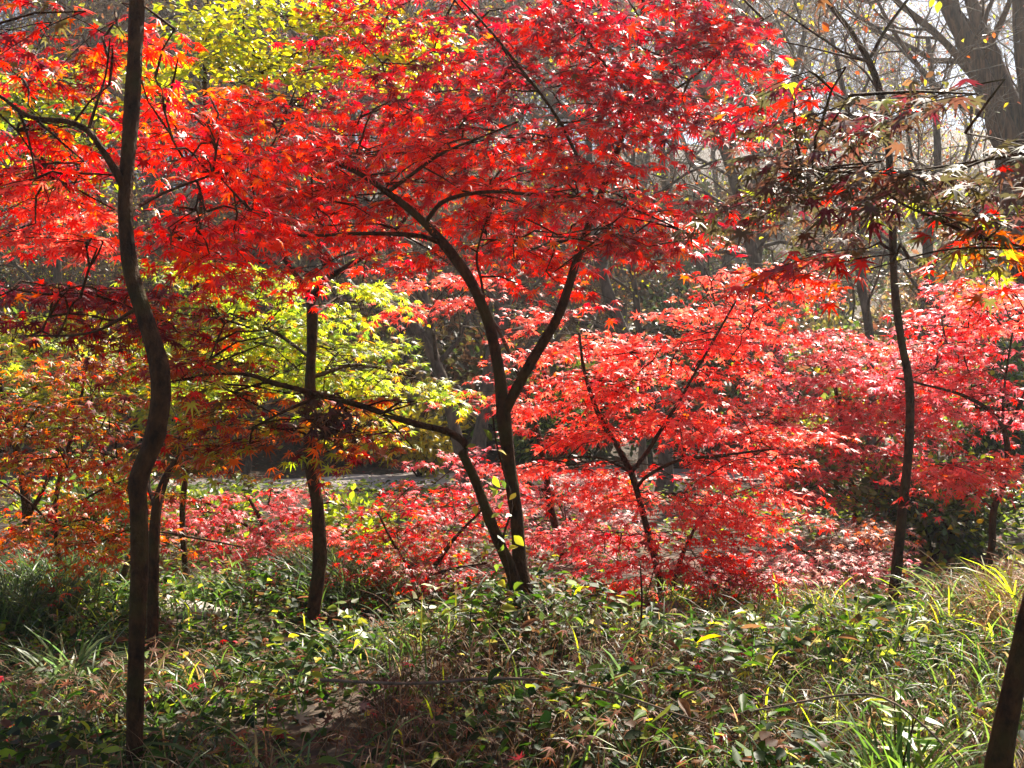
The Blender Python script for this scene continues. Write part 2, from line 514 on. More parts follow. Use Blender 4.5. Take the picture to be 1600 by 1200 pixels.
def crown(lm, tm, skel, pads, tmpl, size, sp_len=.42, tilt=.33, spacing=.055, layers=None, conn_r=.006, thin=1.0, flat=1.0):
    """pads: (px, py, rx_px, ry_px, depth, depth half-range, sprays, palette). Each spray hangs on a twig grown from the nearest limb."""
    nodes = [np.asarray(s)[::3, :3] for s in skel]
    root = nodes[0][0]
    pend = []
    for (px, py, rx, ry, d, dd, ns, pal) in pads:
        c = P(px, py, d)
        rxm, rzm = rx / F * d, ry / F * d
        nl = max(2, int(rzm * 2 / .16))
        dd = dd * flat
        for k in range(max(1, int(ns * thin + .5))):
            while True:
                u = RNG.uniform(-1, 1, 3)
                if (u ** 2).sum() < 1: break
            # flat storeys of foliage
            zl = (math.floor((u[2] + 1) * .5 * nl) + .5) / nl * 2 - 1
            uz = .6 * zl + .4 * u[2]
            pend.append((c + np.array([u[0] * rxm, u[1] * dd, uz * rzm]), pal))
    allp = np.vstack(nodes)
    pp = np.array([p for p, _ in pend])
    dist = np.sqrt(((pp[:, None, :] - allp[None]) ** 2).sum(-1)).min(1)
    order = np.argsort(dist)
    for i in order:
        p, pal = pend[i]
        dv = allp - p
        cost = (dv ** 2).sum(1) + 0.6 * np.clip(dv[:, 2], 0, None) ** 2
        j = int(np.argmin(cost))
        a = allp[j]
        ln = np.linalg.norm(p - a)
        out = p - np.array([root[0], root[1], p[2]])
        d = unit(out) * .7 + unit(p - a) * .6 + RNG.normal(size=3) * .35
        d[2] = d[2] * .35 + random.uniform(-.05, .12)
        L = sp_len * random.uniform(.7, 1.25)
        st = p - unit(d) * L * .5
        # connector
        mid = (a + st) / 2 + RNG.normal(size=3) * .05 * ln + np.array([0, 0, .08 * ln])
        r0 = conn_r * (0.7 + .9 * min(ln, 1.2))
        rows = spline([[*a, r0], [*mid, r0 * .75], [*st, r0 * .5]], .12)
        tube(tm, rows, 4, cap=False)
        allp = np.vstack([allp, rows[1:, :3]])
        spray(lm, tm, st, d, L, tmpl, size, pal, tilt, spacing=spacing)


def tree(name, label, cat, group, limbs, pads, bark, leafmat, tmpl, size, sp_len=.42, knob=.10, sides=12, tilt=.33, spacing=.055, step=.025, conn_r=.006, thin=.62, flat=.65, ws=.8):
    skel = [trace([(a, b, c, w * ws) for a, b, c, w in l], step) for l in limbs]
    skel[0] = to_ground(skel[0])
    root = skel[0][0, :3].copy()
    t = thing(name, root, label, cat, group)
    tm = MB(); lm = MB()
    for i, s in enumerate(skel):
        tube(tm, s, sides if i == 0 else max(6, sides - 3), knob)
    if pads:
        crown(lm, tm, skel, pads, tmpl, size, sp_len, tilt, spacing, conn_r=conn_r, thin=thin, flat=flat)
    tm.build('trunk', bark, t, root, True)
    if lm.v:
        lm.build('crown', leafmat, t, root)
    return t


# --- the dark bent tree close to the camera
d = 3.2
tree('maple_tree', 'dark slender maple with a bent trunk and red leaves, nearest the camera', 'tree', None,
     [[(211, 1260, d, 42), (211, 1150, d, 38), (214, 1000, d, 37), (218, 900, d, 36), (217, 800, d, 37), (216, 750, d, 42), (238, 690, d, 41), (251, 620, d, 42), (246, 560, d, 41),
       (225, 490, d, 39), (206, 430, d, 35), (199, 380, d, 33), (196, 300, d, 32), (203, 200, d, 33), (210, 100, d, 32), (213, 20, d, 33), (218, -60, d, 31), (225, -300, d + .1, 26), (260, -560, d + .3, 18)],
      [(196, 300, d, 18), (183, 272, d - .03, 17), (160, 235, d - .05, 15), (138, 205, d - .06, 15), (105, 190, d - .05, 13), (45, 182, d, 10), (0, 150, d + .05, 8), (-70, 110, d + .1, 6)],
      [(138, 205, d - .06, 8), (150, 165, d - .05, 6), (165, 118, d, 5), (172, 60, d, 4)],
      [(218, -60, d, 20), (120, -160, d - .1, 16), (20, -190, d - .2, 10)],
      [(216, -120, d, 20), (330, -220, d + .3, 16), (480, -260, d + .5, 10)],
      [(203, 330, d, 8), (260, 300, d + .3, 7), (340, 270, d + .5, 5)],
      [(218, 480, d, 8), (140, 520, d + .3, 6), (40, 525, d + .5, 5)]],
     [(80, 70, 130, 60, 3.4, .5, 22, [(2, ORANGE), (3, RED), (2, DKRED), (1, OLIVE), (1, MAROON)]),
      (100, 240, 130, 60, 3.6, .5, 26, PAL_RED), (70, 330, 110, 60, 3.5, .5, 26, PAL_BRIGHT),
      (330, 200, 130, 60, 3.9, .5, 26, PAL_RED), (340, 300, 130, 70, 3.9, .6, 34, PAL_RED), (300, 390, 110, 40, 3.9, .5, 16, PAL_RED),
      (120, 480, 170, 60, 4.1, .5, 50, [(3, MAROON), (2, DKRED), (1, RED), (1, RUST)]),
      (260, 40, 60, 40, 3.7, .3, 6, PAL_RED),
      (60, -160, 260, 70, 3.3, .6, 20, PAL_RED), (330, -220, 240, 60, 3.6, .6, 20, PAL_RED)],
     M_BARK, M_LEAF, MAPLE7, .082, thin=.5, ws=.72)

# --- the forked maple in the middle
d = 4.6
tree('maple_tree', 'forked maple with a wide red canopy and a broken second stem beside its base', 'tree', None,
     [[(818, 930, d, 42), (812, 880, d, 31), (806, 800, d, 29), (795, 720, d, 28), (787, 650, d, 30), (781, 590, d, 27), (772, 540, d, 25), (760, 495, d, 25), (736, 440, d, 24), (702, 392, d, 22), (660, 345, d, 18), (605, 300, d, 15), (555, 268, d, 11), (500, 250, d + .1, 8), (420, 236, d + .2, 5)],
      [(788, 648, d, 22), (800, 620, d - .02, 22), (830, 565, d - .05, 22), (866, 505, d - .08, 21), (884, 462, d - .1, 20), (905, 395, d - .1, 18), (932, 320, d - .1, 16), (972, 215, d - .1, 14), (982, 160, d - .1, 12), (1000, 60, d - .1, 10), (1010, -80, d, 7)],
      [(606, 300, d, 9), (640, 275, d - .1, 8), (690, 240, d - .2, 7), (750, 215, d - .3, 5), (810, 190, d - .4, 4)],
      [(690, 380, d, 12), (650, 368, d - .05, 10), (560, 365, d - .15, 8), (470, 368, d - .25, 6), (370, 352, d - .3, 4)],
      [(665, 347, d, 10), (695, 314, d - .1, 9), (760, 300, d - .2, 8), (840, 305, d - .3, 7), (940, 312, d - .4, 6), (1010, 335, d - .5, 5), (1090, 372, d - .6, 4)],
      [(808, 925, d - .02, 30), (796, 885, d - .06, 25), (772, 830, d - .08, 23), (746, 760, d - .1, 22), (722, 706, d - .12, 20)],
      [(722, 716, d - .12, 17), (728, 696, d - .12, 17), (715, 683, d - .12, 16), (690, 672, d - .14, 14), (640, 660, d - .2, 14), (560, 633, d - .3, 13), (480, 612, d - .4, 12), (425, 598, d - .45, 11), (390, 586, d - .5, 9), (330, 585, d - .55, 6), (250, 600, d - .6, 4)],
      [(500, 618, d - .38, 8), (440, 645, d - .45, 6), (388, 672, d - .5, 4)],
      [(760, 495, d, 7), (752, 440, d + .1, 6), (745, 400, d + .2, 5), (760, 340, d + .3, 4)],
      [(930, 320, d - .1, 8), (880, 200, d - .4, 7), (800, 90, d - .6, 6), (740, 20, d - .7, 5), (640, -80, d - .7, 4)],
      [(985, 150, d - .1, 8), (930, 80, d - .3, 6), (885, 10, d - .4, 5), (840, -80, d - .4, 4)],
      [(980, 175, d - .1, 6), (1070, 130, d - .2, 5), (1150, 60, d - .3, 4), (1210, 20, d - .3, 3)]],
     [(640, 40, 130, 40, 4.4, .5, 16, PAL_TOP), (790, 60, 160, 60, 4.3, .6, 40, PAL_TOP), (990, 50, 170, 60, 4.3, .6, 44, PAL_TOP), (1120, 80, 90, 60, 4.3, .4, 14, PAL_TOP),
      (900, 150, 190, 50, 4.3, .6, 44, PAL_TOP), (700, 140, 170, 45, 4.5, .5, 30, PAL_TOP), (1040, 170, 100, 30, 4.2, .4, 12, PAL_TOP),
      (470, 170, 140, 40, 4.7, .5, 24, PAL_RED), (600, 215, 170, 45, 4.8, .6, 36, PAL_RED), (820, 240, 170, 50, 4.4, .6, 40, PAL_RED),
      (450, 260, 150, 50, 4.6, .6, 36, PAL_RED), (700, 300, 190, 40, 4.9, .6, 36, PAL_RED), (930, 290, 110, 50, 4.2, .5, 26, PAL_RED),
      (520, 340, 180, 40, 4.9, .6, 34, PAL_RED), (820, 360, 150, 50, 4.9, .6, 34, PAL_RED), (1010, 350, 110, 40, 4.1, .5, 20, [(2, RED), (2, DKRED), (1, RUST), (1, CRIM)]),
      (440, 415, 150, 30, 4.9, .5, 12, PAL_RED), (870, 430, 80, 40, 4.9, .4, 12, PAL_RED), (640, 400, 60, 20, 4.9, .4, 5, PAL_RED),
      (290, 500, 110, 40, 4.3, .4, 14, PAL_LOW), (330, 580, 120, 50, 4.2, .5, 20, PAL_LOW), (420, 640, 120, 40, 4.2, .5, 14, PAL_MIX), (330, 670, 90, 40, 4.2, .4, 14, PAL_MIX), (550, 680, 90, 28, 4.3, .4, 9, PAL_MIX), (600, 610, 60, 14, 4.4, .3, 4, PAL_MIX),
      (900, -90, 380, 60, 4.5, .6, 30, PAL_TOP), (1020, -88, 220, 30, 6.2, .9, 150, PAL_TOP), (640, -92, 260, 30, 6.2, 1.0, 190, PAL_TOP)],  # last two pads: unseen foliage added only to shade the near ground
     M_BARK, M_LEAF, MAPLE7, .086, sp_len=.46, thin=.5, flat=.6, ws=.69)

# --- the yellow-green maple behind it
d = 5.9
tree('maple_tree', 'yellow-green maple with a straight dark trunk forking under the red canopy', 'tree', None,
     [[(487, 1022, d, 30), (490, 960, d, 27), (500, 870, d, 27), (496, 790, d, 25), (484, 720, d, 24), (484, 620, d, 21), (487, 540, d, 20), (488, 480, d, 22), (480, 452, d, 17), (462, 428, d, 12), (435, 388, d, 9), (410, 330, d, 7), (390, 250, d + .2, 5)],
      [(488, 470, d, 16), (505, 440, d, 14), (545, 415, d, 11), (600, 380, d + .1, 8), (650, 320, d + .2, 6)],
      [(487, 560, d, 8), (430, 520, d + .4, 7), (360, 490, d + .6, 5)],
      [(487, 590, d, 8), (560, 570, d + .4, 7), (650, 590, d + .5, 4)],
      [(485, 500, d, 8), (520, 470, d + .5, 6), (560, 450, d + .8, 4)]],
     [(400, 470, 150, 60, 6.6, .6, 30, PAL_GREEN), (330, 430, 100, 40, 6.6, .5, 14, PAL_GREEN), (540, 560, 90, 50, 6.4, .5, 18, PAL_GREEN), (430, 560, 120, 50, 6.6, .5, 22, PAL_GREEN),
      (630, 600, 90, 18, 6.3, .4, 9, PAL_GREEN), (300, 560, 120, 60, 6.8, .5, 20, PAL_GREEN), (560, 470, 70, 40, 6.4, .5, 9, PAL_GREEN), (560, 650, 90, 30, 6.2, .5, 10, [(2, LIME), (2, ORANGE), (1, YELLOW)]),
      (480, 520, 90, 60, 6.8, .4, 14, PAL_GREEN)],
     M_BARK, M_LEAF, MAPLE7, .085, sp_len=.45, thin=1.0, flat=.9)

# --- orange maples on the left
d = 6.8
tree('maple_tree', 'orange maple sapling with a thin dark stem among rusty leaves', 'tree', None,
     [[(96, 950, d, 13), (92, 870, d, 12), (86, 800, d, 11), (95, 740, d, 10), (112, 680, d, 8), (130, 600, d, 6), (120, 540, d, 4)],
      [(88, 810, d, 6), (150, 770, d - .2, 5), (220, 740, d - .3, 4)],
      [(90, 830, d, 6), (40, 780, d - .2, 5), (-20, 740, d - .2, 4)]],
     [(90, 600, 150, 60, 6.2, .6, 50, PAL_MIX), (90, 690, 140, 50, 6.2, .6, 44, PAL_MIX), (150, 740, 120, 45, 6.4, .6, 24, PAL_ORANGE), (110, 800, 120, 40, 6.4, .6, 22, PAL_ORANGE), (170, 850, 90, 30, 6.3, .5, 12, PAL_ORANGE),
      (120, 540, 140, 40, 6.6, .5, 16, PAL_MIX), (280, 740, 70, 40, 6.4, .5, 10, PAL_MIX)],
     M_BARK, M_LEAF, MAPLE5, .085, sp_len=.42, knob=.06, sides=8)
d = 7.6
tree('maple_tree', 'thicker orange maple at the edge of the wood with a stout dark trunk', 'tree', None,
     [[(38, 945, d, 22), (40, 880, d, 19), (42, 800, d, 18), (30, 720, d, 16), (10, 640, d, 13), (-10, 560, d, 10)],
      [(42, 810, d, 9), (70, 760, d, 8), (90, 700, d, 6)]],
     [(30, 850, 80, 30, 7.4, .5, 12, [(3, ORANGE), (3, RED), (1, RUST)]), (20, 760, 80, 60, 7.6, .5, 18, PAL_MIX), (40, 650, 110, 60, 7.6, .5, 18, PAL_MIX), (60, 560, 140, 60, 7.8, .5, 20, PAL_GREEN)],
     M_BARK, M_LEAF, MAPLE5, .085, knob=.06, sides=8)

# --- tall broad-leaved tree behind, yellow-green leaves at the top
d = 7.4
tree('broadleaf_tree', 'slim tree with oval yellow-green leaves showing above the red canopy', 'tree', None,
     [[(312, 1040, d, 13), (300, 960, d, 14), (290, 890, d, 13), (285, 800, d, 12), (292, 720, d, 11), (300, 560, d, 11), (310, 400, d, 10), (320, 200, d, 10), (320, 60, d, 8), (330, -80, d, 6)],
      [(320, 200, d, 8), (400, 120, d, 7), (520, 60, d, 6), (640, 30, d, 4)], [(318, 240, d, 8), (220, 200, d, 6), (100, 170, d, 5), (0, 150, d, 4)],
      [(322, 60, d, 6), (420, 0, d, 5), (520, -60, d, 4)],
      [(285, 838, d, 5), (250, 832, d - .1, 4), (215, 850, d - .2, 3)], [(287, 838, d, 5), (330, 845, d, 4), (380, 855, d, 3)]],
     [(440, 60, 180, 50, 7.2, .8, 80, PAL_YEL), (590, 60, 120, 50, 6.8, .6, 50, PAL_YEL), (320, 80, 110, 60, 7.2, .6, 26, PAL_YEL), (90, 160, 130, 70, 7.4, .6, 60, PAL_EVER + PAL_YEL), (70, 250, 130, 50, 7.4, .6, 30, PAL_EVER + PAL_YEL),
      (500, 130, 140, 30, 7.0, .5, 16, PAL_YEL), (420, -20, 220, 30, 7.2, .6, 20, PAL_YEL), (220, 120, 80, 60, 7.4, .5, 12, PAL_YEL), (360, 560, 60, 80, 7.6, .4, 6, PAL_YEL)],
     M_BARK, M_GREEN, OVATE, .11, sp_len=.5, sides=8, knob=.05, thin=.68)

# --- bright young red maple right of the middle
d = 6.5
tree('maple_tree', 'young scarlet maple with a thin stem forking at mid height', 'tree', None,
     [[(1040, 955, d, 18), (1032, 910, d, 15), (1020, 860, d, 14), (1008, 815, d, 13), (996, 770, d, 12), (985, 737, d, 12), (960, 690, d, 10), (932, 640, d, 9), (912, 575, d, 7), (905, 520, d, 5)],
      [(986, 738, d, 9), (1010, 708, d, 8), (1040, 660, d, 7), (1066, 618, d, 6), (1110, 540, d, 5), (1150, 470, d, 4)],
      [(994, 765, d, 7), (1010, 745, d - .1, 7), (1060, 720, d - .2, 6), (1140, 710, d - .3, 5), (1220, 700, d - .3, 4)],
      [(984, 737, d, 5), (930, 715, d - .1, 4), (830, 718, d - .2, 3)],
      [(1042, 952, d + .02, 12), (1050, 920, d + .05, 11), (1062, 880, d + .1, 9), (1076, 845, d + .15, 7), (1110, 790, d + .2, 5), (1180, 760, d + .3, 4)]],
     [(1180, 440, 90, 40, 6.9, .5, 20, PAL_BRIGHT), (1160, 500, 130, 40, 6.8, .5, 30, PAL_BRIGHT), (1070, 550, 150, 45, 6.7, .6, 36, PAL_BRIGHT), (920, 560, 110, 50, 6.6, .6, 28, PAL_BRIGHT),
      (1040, 630, 160, 45, 6.5, .6, 38, PAL_BRIGHT), (890, 650, 120, 45, 6.6, .6, 26, PAL_BRIGHT), (1150, 690, 130, 45, 6.5, .6, 32, PAL_BRIGHT), (880, 740, 110, 35, 6.7, .5, 14, PAL_BRIGHT), (1050, 760, 150, 40, 6.4, .6, 30, PAL_BRIGHT),
      (1170, 790, 110, 40, 6.4, .5, 22, PAL_BRIGHT), (940, 850, 130, 40, 6.6, .5, 24, PAL_ROSE), (1080, 850, 110, 40, 6.4, .5, 18, PAL_RED), (1000, 915, 60, 18, 6.4, .3, 7, PAL_BRIGHT), (1120, 900, 70, 25, 6.4, .3, 8, PAL_DARK)],
     M_BARK, M_LEAF, MAPLE5, .085, sp_len=.45, knob=.06, sides=8, conn_r=.005, thin=.78)

# --- red maple farther back, seen between the stems of the forked one
d = 8.6
tree('maple_tree', 'red maple farther back showing between the stems of the forked maple', 'tree', None,
     [[(880, 860, d, 16), (862, 800, d, 15), (850, 720, d, 13), (830, 640, d, 10), (800, 560, d, 8), (760, 490, d, 6), (700, 470, d, 4)],
      [(855, 740, d, 8), (900, 680, d, 7), (960, 620, d, 5)], [(858, 770, d, 8), (790, 740, d, 6), (720, 730, d, 4)]],
     [(720, 450, 100, 40, 8.4, .6, 26, PAL_BRIGHT), (640, 480, 50, 20, 8.2, .4, 6, PAL_BRIGHT), (780, 600, 60, 30, 8.4, .4, 9, PAL_BRIGHT), (850, 520, 90, 50, 8.6, .5, 18, PAL_BRIGHT), (730, 740, 120, 40, 8.6, .6, 24, PAL_ROSE), (830, 800, 130, 40, 8.4, .6, 28, PAL_ROSE), (900, 870, 100, 40, 8.2, .5, 18, PAL_ROSE), (700, 820, 90, 40, 8.6, .5, 16, PAL_ROSE), (960, 760, 100, 40, 8.4, .5, 16, PAL_BRIGHT)],
     M_BARK, M_LEAF, MAPLE5, .085, sp_len=.48, knob=.05, sides=8)

# --- dark red sapling in front of it
d = 6.6
tree('maple_tree', 'low dark red maple sapling spreading from a slanting stem', 'tree', None,
     [[(640, 975, d, 15), (650, 935, d, 13), (672, 895, d, 11), (700, 855, d, 9), (720, 830, d, 6), (760, 790, d, 4)],
      [(655, 925, d, 7), (640, 890, d, 6), (615, 850, d, 5), (590, 800, d, 4)], [(665, 905, d, 6), (700, 890, d, 5), (760, 880, d, 4)]],
     [(620, 810, 90, 40, 6.7, .5, 24, PAL_DARK), (700, 810, 90, 40, 6.7, .5, 22, PAL_DARK), (600, 870, 90, 40, 6.6, .5, 22, PAL_RED), (720, 880, 90, 35, 6.5, .5, 22, PAL_DARK), (560, 910, 80, 30, 6.5, .4, 14, PAL_RED), (650, 760, 90, 25, 7.0, .4, 12, PAL_DARK)],
     M_BARK, M_LEAF, MAPLE5, .075, sp_len=.36, knob=.05, sides=7, conn_r=.004)
d = 7.2
tree('maple_tree', 'small maple with drooping orange-red tips low over the sunlit undergrowth', 'tree', None,
     [[(480, 1000, d, 8), (470, 950, d, 7), (455, 910, d, 6), (430, 870, d, 4)], [(470, 955, d, 4), (420, 935, d, 4), (360, 930, d, 3)], [(465, 935, d, 4), (520, 890, d, 4), (560, 860, d, 3)]],
     [(400, 930, 90, 22, 7.0, .4, 18, [(3, RED), (2, ORANGE), (2, ROSE)]), (350, 960, 80, 20, 6.9, .4, 13, [(3, ORANGE), (2, (.7, .07, .02))]), (450, 890, 90, 26, 7.2, .4, 18, PAL_ROSE), (530, 850, 80, 40, 7.4, .4, 16, PAL_BRIGHT), (400, 970, 50, 14, 6.9, .3, 4, PAL_ORANGE)],
     M_BARK, M_LEAF, MAPLE5, .075, sp_len=.36, knob=.05, sides=6, conn_r=.004)
d = 8.6
tree('maple_tree', 'pink-red maple in full sun beside the pale path', 'tree', None,
     [[(430, 900, d, 12), (420, 860, d, 11), (410, 820, d, 9), (390, 780, d, 6)], [(415, 840, d, 6), (350, 800, d, 5), (310, 780, d, 4)], [(413, 830, d, 6), (470, 800, d, 5), (530, 780, d, 4)]],
     [(330, 790, 90, 30, 8.4, .6, 20, PAL_ROSE), (430, 780, 90, 30, 8.4, .6, 20, PAL_ROSE), (440, 840, 100, 30, 8.3, .6, 22, PAL_ROSE), (340, 850, 80, 26, 8.3, .6, 14, PAL_ROSE)],
     M_BARK, M_LEAF, MAPLE5, .085, sp_len=.5, knob=.05, sides=7, thin=.75)

# --- red maples on the right
d = 8.8
tree('maple_tree', 'crimson maple filling the gap behind the slender bare tree', 'tree', None,
     [[(1345, 870, d, 14), (1338, 800, d, 13), (1325, 730, d, 11), (1315, 660, d, 9), (1300, 590, d, 7), (1270, 530, d, 5)],
      [(1328, 745, d, 7), (1380, 680, d, 6), (1430, 620, d, 5), (1460, 560, d, 4)], [(1335, 780, d, 7), (1270, 740, d, 6), (1200, 720, d, 4)]],
     [(1300, 540, 130, 35, 8.7, .6, 28, PAL_ROSE), (1400, 560, 110, 40, 8.7, .6, 26, PAL_BRIGHT), (1330, 610, 130, 40, 8.6, .6, 28, PAL_ROSE), (1240, 680, 120, 40, 8.7, .6, 24, PAL_ROSE), (1370, 680, 130, 40, 8.6, .6, 26, PAL_ROSE), (1300, 750, 130, 40, 8.6, .6, 22, PAL_ROSE), (1240, 600, 70, 30, 9.6, .4, 8, PAL_ROSE), (1460, 590, 100, 50, 8.4, .6, 26, PAL_ROSE), (1380, 620, 100, 40, 8.4, .5, 20, PAL_ROSE), (1520, 470, 90, 50, 8.4, .5, 22, PAL_ROSE), (1470, 660, 100, 40, 8.6, .5, 18, PAL_ROSE), (1280, 650, 110, 40, 8.8, .5, 22, PAL_BRIGHT)],
     M_BARK, M_LEAF, MAPLE5, .085, sp_len=.45, knob=.05, sides=8, thin=1.1)
d = 6.4
tree('maple_tree', 'crooked dark maple on the grassy bank with a flat scarlet lower spray', 'tree', None,
     [[(1540, 905, d, 15), (1550, 850, d, 14), (1552, 800, d, 14), (1568, 755, d, 14), (1575, 710, d, 13), (1566, 665, d, 11), (1545, 640, d, 9), (1500, 616, d, 7), (1440, 600, d, 5), (1400, 590, d, 4)],
      [(1570, 672, d, 9), (1590, 640, d, 8), (1610, 590, d, 7), (1630, 500, d, 5)], [(1566, 665, d, 6), (1570, 600, d, 5), (1582, 520, d, 4)],
      [(1552, 795, d, 5), (1510, 765, d - .1, 4), (1440, 745, d - .2, 3)]],
     [(1500, 560, 110, 50, 6.6, .5, 22, PAL_ROSE), (1570, 480, 70, 50, 6.7, .5, 18, PAL_BRIGHT), (1540, 620, 90, 40, 6.6, .5, 16, PAL_ROSE), (1480, 735, 110, 20, 6.2, .5, 22, PAL_BRIGHT), (1560, 720, 50, 16, 6.2, .3, 5, PAL_BRIGHT), (1470, 500, 80, 30, 6.8, .4, 10, PAL_ROSE)],
     M_BARK, M_LEAF, MAPLE5, .085, sp_len=.42, knob=.08, sides=8, thin=.95)
d = 7.0
tree('sun_painted_shrub', 'low spreading shrub with sun glare painted into its pale pink leaves', 'shrub', None,
     [[(1290, 925, d, 9), (1285, 895, d, 8), (1270, 870, d, 6), (1230, 850, d, 4)], [(1288, 905, d, 6), (1330, 880, d, 5), (1380, 860, d, 3)]],
     [(1290, 880, 130, 25, 6.9, .6, 34, [(3, (.56, .30, .28)), (2, ROSE), (1, (.40, .22, .17))]), (1190, 900, 90, 22, 6.9, .5, 20, [(3, (.56, .30, .28)), (2, CRIM)]), (1340, 830, 90, 30, 7.2, .5, 16, [(3, (.40, .17, .12)), (2, RUST)]), (1130, 940, 80, 16, 6.6, .4, 10, [(3, (.56, .30, .28)), (2, ROSE)])],  # pale pink stands in for sun glare on the leaves
     M_BARK, M_LEAF, MAPLE5, .075, sp_len=.4, knob=.05, sides=6, thin=1.0)

d = 10.8  # shrub added for a bright ground glow; its pale leaves are painted light
tree('sun_painted_shrub', 'added shrub with sunlit glow painted into pale leaves far behind the young scarlet maple', 'shrub', None,
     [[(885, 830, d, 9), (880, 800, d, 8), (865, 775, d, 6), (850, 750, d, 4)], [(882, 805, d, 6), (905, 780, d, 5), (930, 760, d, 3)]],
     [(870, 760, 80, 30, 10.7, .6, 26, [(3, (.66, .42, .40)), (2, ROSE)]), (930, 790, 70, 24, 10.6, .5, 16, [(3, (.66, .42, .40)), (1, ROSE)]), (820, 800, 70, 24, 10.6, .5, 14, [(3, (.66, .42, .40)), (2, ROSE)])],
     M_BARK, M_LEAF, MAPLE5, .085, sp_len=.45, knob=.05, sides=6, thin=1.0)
# --- the leaning tree whose trunk crosses the lower corner, its branches reaching back across the top
d = 2.5
tree('maple_tree', 'leaning dark maple in the corner with dull olive leaves on a low branch', 'tree', None,
     [[(1548, 1300, d, 66), (1562, 1180, d, 60), (1584, 1070, d, 54), (1612, 950, d, 50), (1660, 780, d, 46), (1705, 600, d, 42), (1730, 420, d, 38), (1745, 200, d, 34), (1760, -60, d, 28), (1770, -300, d, 20)],
      [(1728, 450, d, 20), (1680, 415, d + .1, 17), (1600, 388, d + .2, 12), (1530, 372, d + .2, 10), (1470, 345, d + .25, 8), (1390, 305, d + .3, 6), (1320, 220, d + .35, 4), (1260, 180, d + .4, 3)],
      [(1600, 388, d + .2, 6), (1480, 390, d + .1, 5), (1360, 420, d, 4)],
      [(1745, 240, d, 18), (1650, 230, d + .2, 12), (1540, 250, d + .3, 8), (1380, 270, d + .4, 6), (1200, 262, d + .5, 4)],
      [(1755, 0, d, 18), (1680, -60, d + .2, 14), (1500, -120, d + .3, 8)]],
     [(1480, 290, 140, 26, 2.8, .3, 10, PAL_BRONZE), (1310, 190, 130, 30, 2.9, .3, 9, PAL_BRONZE), (1200, 265, 130, 24, 3.0, .3, 9, PAL_BRONZE), (1540, 360, 80, 36, 2.7, .3, 7, [(3, RUST), (2, OLIVE), (2, RED), (1, LIME)]), (1380, 270, 110, 30, 2.9, .3, 9, PAL_BRONZE), (1220, 130, 90, 50, 3.2, .3, 7, PAL_BRONZE + PAL_TOP), (1300, 392, 60, 10, 2.7, .1, 3, PAL_RED), (1560, 260, 60, 30, 2.7, .2, 4, PAL_BRONZE),
      (1500, -130, 160, 50, 2.8, .4, 8, PAL_BRONZE)],
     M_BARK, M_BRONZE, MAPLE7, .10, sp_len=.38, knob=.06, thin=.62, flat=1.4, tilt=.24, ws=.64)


# ------------------------------------------------------------------ bare trees
def grow(tm, wm, p, d, L, r, level, maxlev, up=.25, dens=1.0):
    n = max(3, int(L / (.35 if level < 2 else .22)))
    pts = [p.copy()]; dd = unit(d)
    wob = .14 if level == 0 else .22
    for i in range(n):
        dd = unit(dd + RNG.normal(size=3) * wob + np.array([0, 0, up * .12]))
        pts.append(pts[-1] + dd * L / n)
    pts = np.array(pts)
    rr = np.linspace(r, r * (.45 if level < 2 else .35), n + 1)
    tube(tm if level < 2 else wm, np.concatenate([pts, rr[:, None]], 1), (8, 6, 4, 3, 3)[min(level, 4)], cap=False)
    if level < maxlev:
        k = int((9, 6, 6, 5, 4)[level] * dens * random.uniform(.8, 1.2))
        for j in range(k):
            t = random.uniform(.35 if level == 0 else .2, 1)
            i = min(n - 1, int(t * n))
            q = pts[i] + (pts[i + 1] - pts[i]) * (t * n - i if t * n - i < 1 else 1)
            ax = unit(pts[i + 1] - pts[i])
            rnd = unit(np.cross(ax, RNG.normal(size=3)))
            nd = unit(ax * random.uniform(.35, .9) + rnd * .85 + np.array([0, 0, up * .5]))
            grow(tm, wm, q, nd, L * random.uniform(.38, .62) * (1.15 - .45 * t), max(rr[i] * random.uniform(.4, .6), .0035), level + 1, maxlev, up, dens)


def branch_rows(tm, wm, rows, k, L, maxlev=3, t0=.3, dens=1.0, r=None):
    for j in range(k):
        i = int(len(rows) * random.uniform(t0, .98))
        i = min(i, len(rows) - 2)
        ax = unit(rows[i + 1, :3] - rows[i, :3])
        rnd = unit(np.cross(ax, RNG.normal(size=3)))
        nd = unit(ax * random.uniform(.3, .8) + rnd * .9)
        grow(tm, wm, rows[i, :3].copy(), nd, L * random.uniform(.6, 1.2), rows[i, 3] * random.uniform(.35, .55), 1, maxlev, .25, dens)


def bare(name, label, limbs, k, L, bark=M_BARK2, maxlev=3, t0=.35, group=None, dens=1.0, leafy=0, pal=None, size=.08, knob=.08, step=.12, sides=10, ws=.85):
    skel = [trace([(a, b, c, w * ws) for a, b, c, w in l], step) for l in limbs]
    skel[0] = to_ground(skel[0])
    root = skel[0][0, :3].copy()
    t = thing(name, root, label, 'tree', group)
    tm = MB(); wm = MB()
    for i, s in enumerate(skel):
        tube(tm, s, sides if i == 0 else sides - 2, knob)
        branch_rows(tm, wm, s, k if i == 0 else max(2, k // 2), L, maxlev, t0 if i == 0 else .2, dens)
    tm.build('trunk', bark, t, root, True)
    if wm.v:
        if leafy:
            lm = MB()
            vv = np.concatenate(wm.v)
            pos = vv[RNG.integers(0, len(vv), leafy)] + RNG.normal(size=(leafy, 3)) * .04
            leaves(lm, OVATE, pos, RNG.normal(size=(leafy, 3)) + np.array([0, 0, -.5]), RNG.normal(size=(leafy, 3)) * .6 + np.array([0, 0, 1.]), size * RNG.uniform(.6, 1.1, leafy), pick(pal, leafy))
            lm.build('leaves', M_GREEN, t, root)
        wm.build('crown', M_TWIG, t, root)
    return t


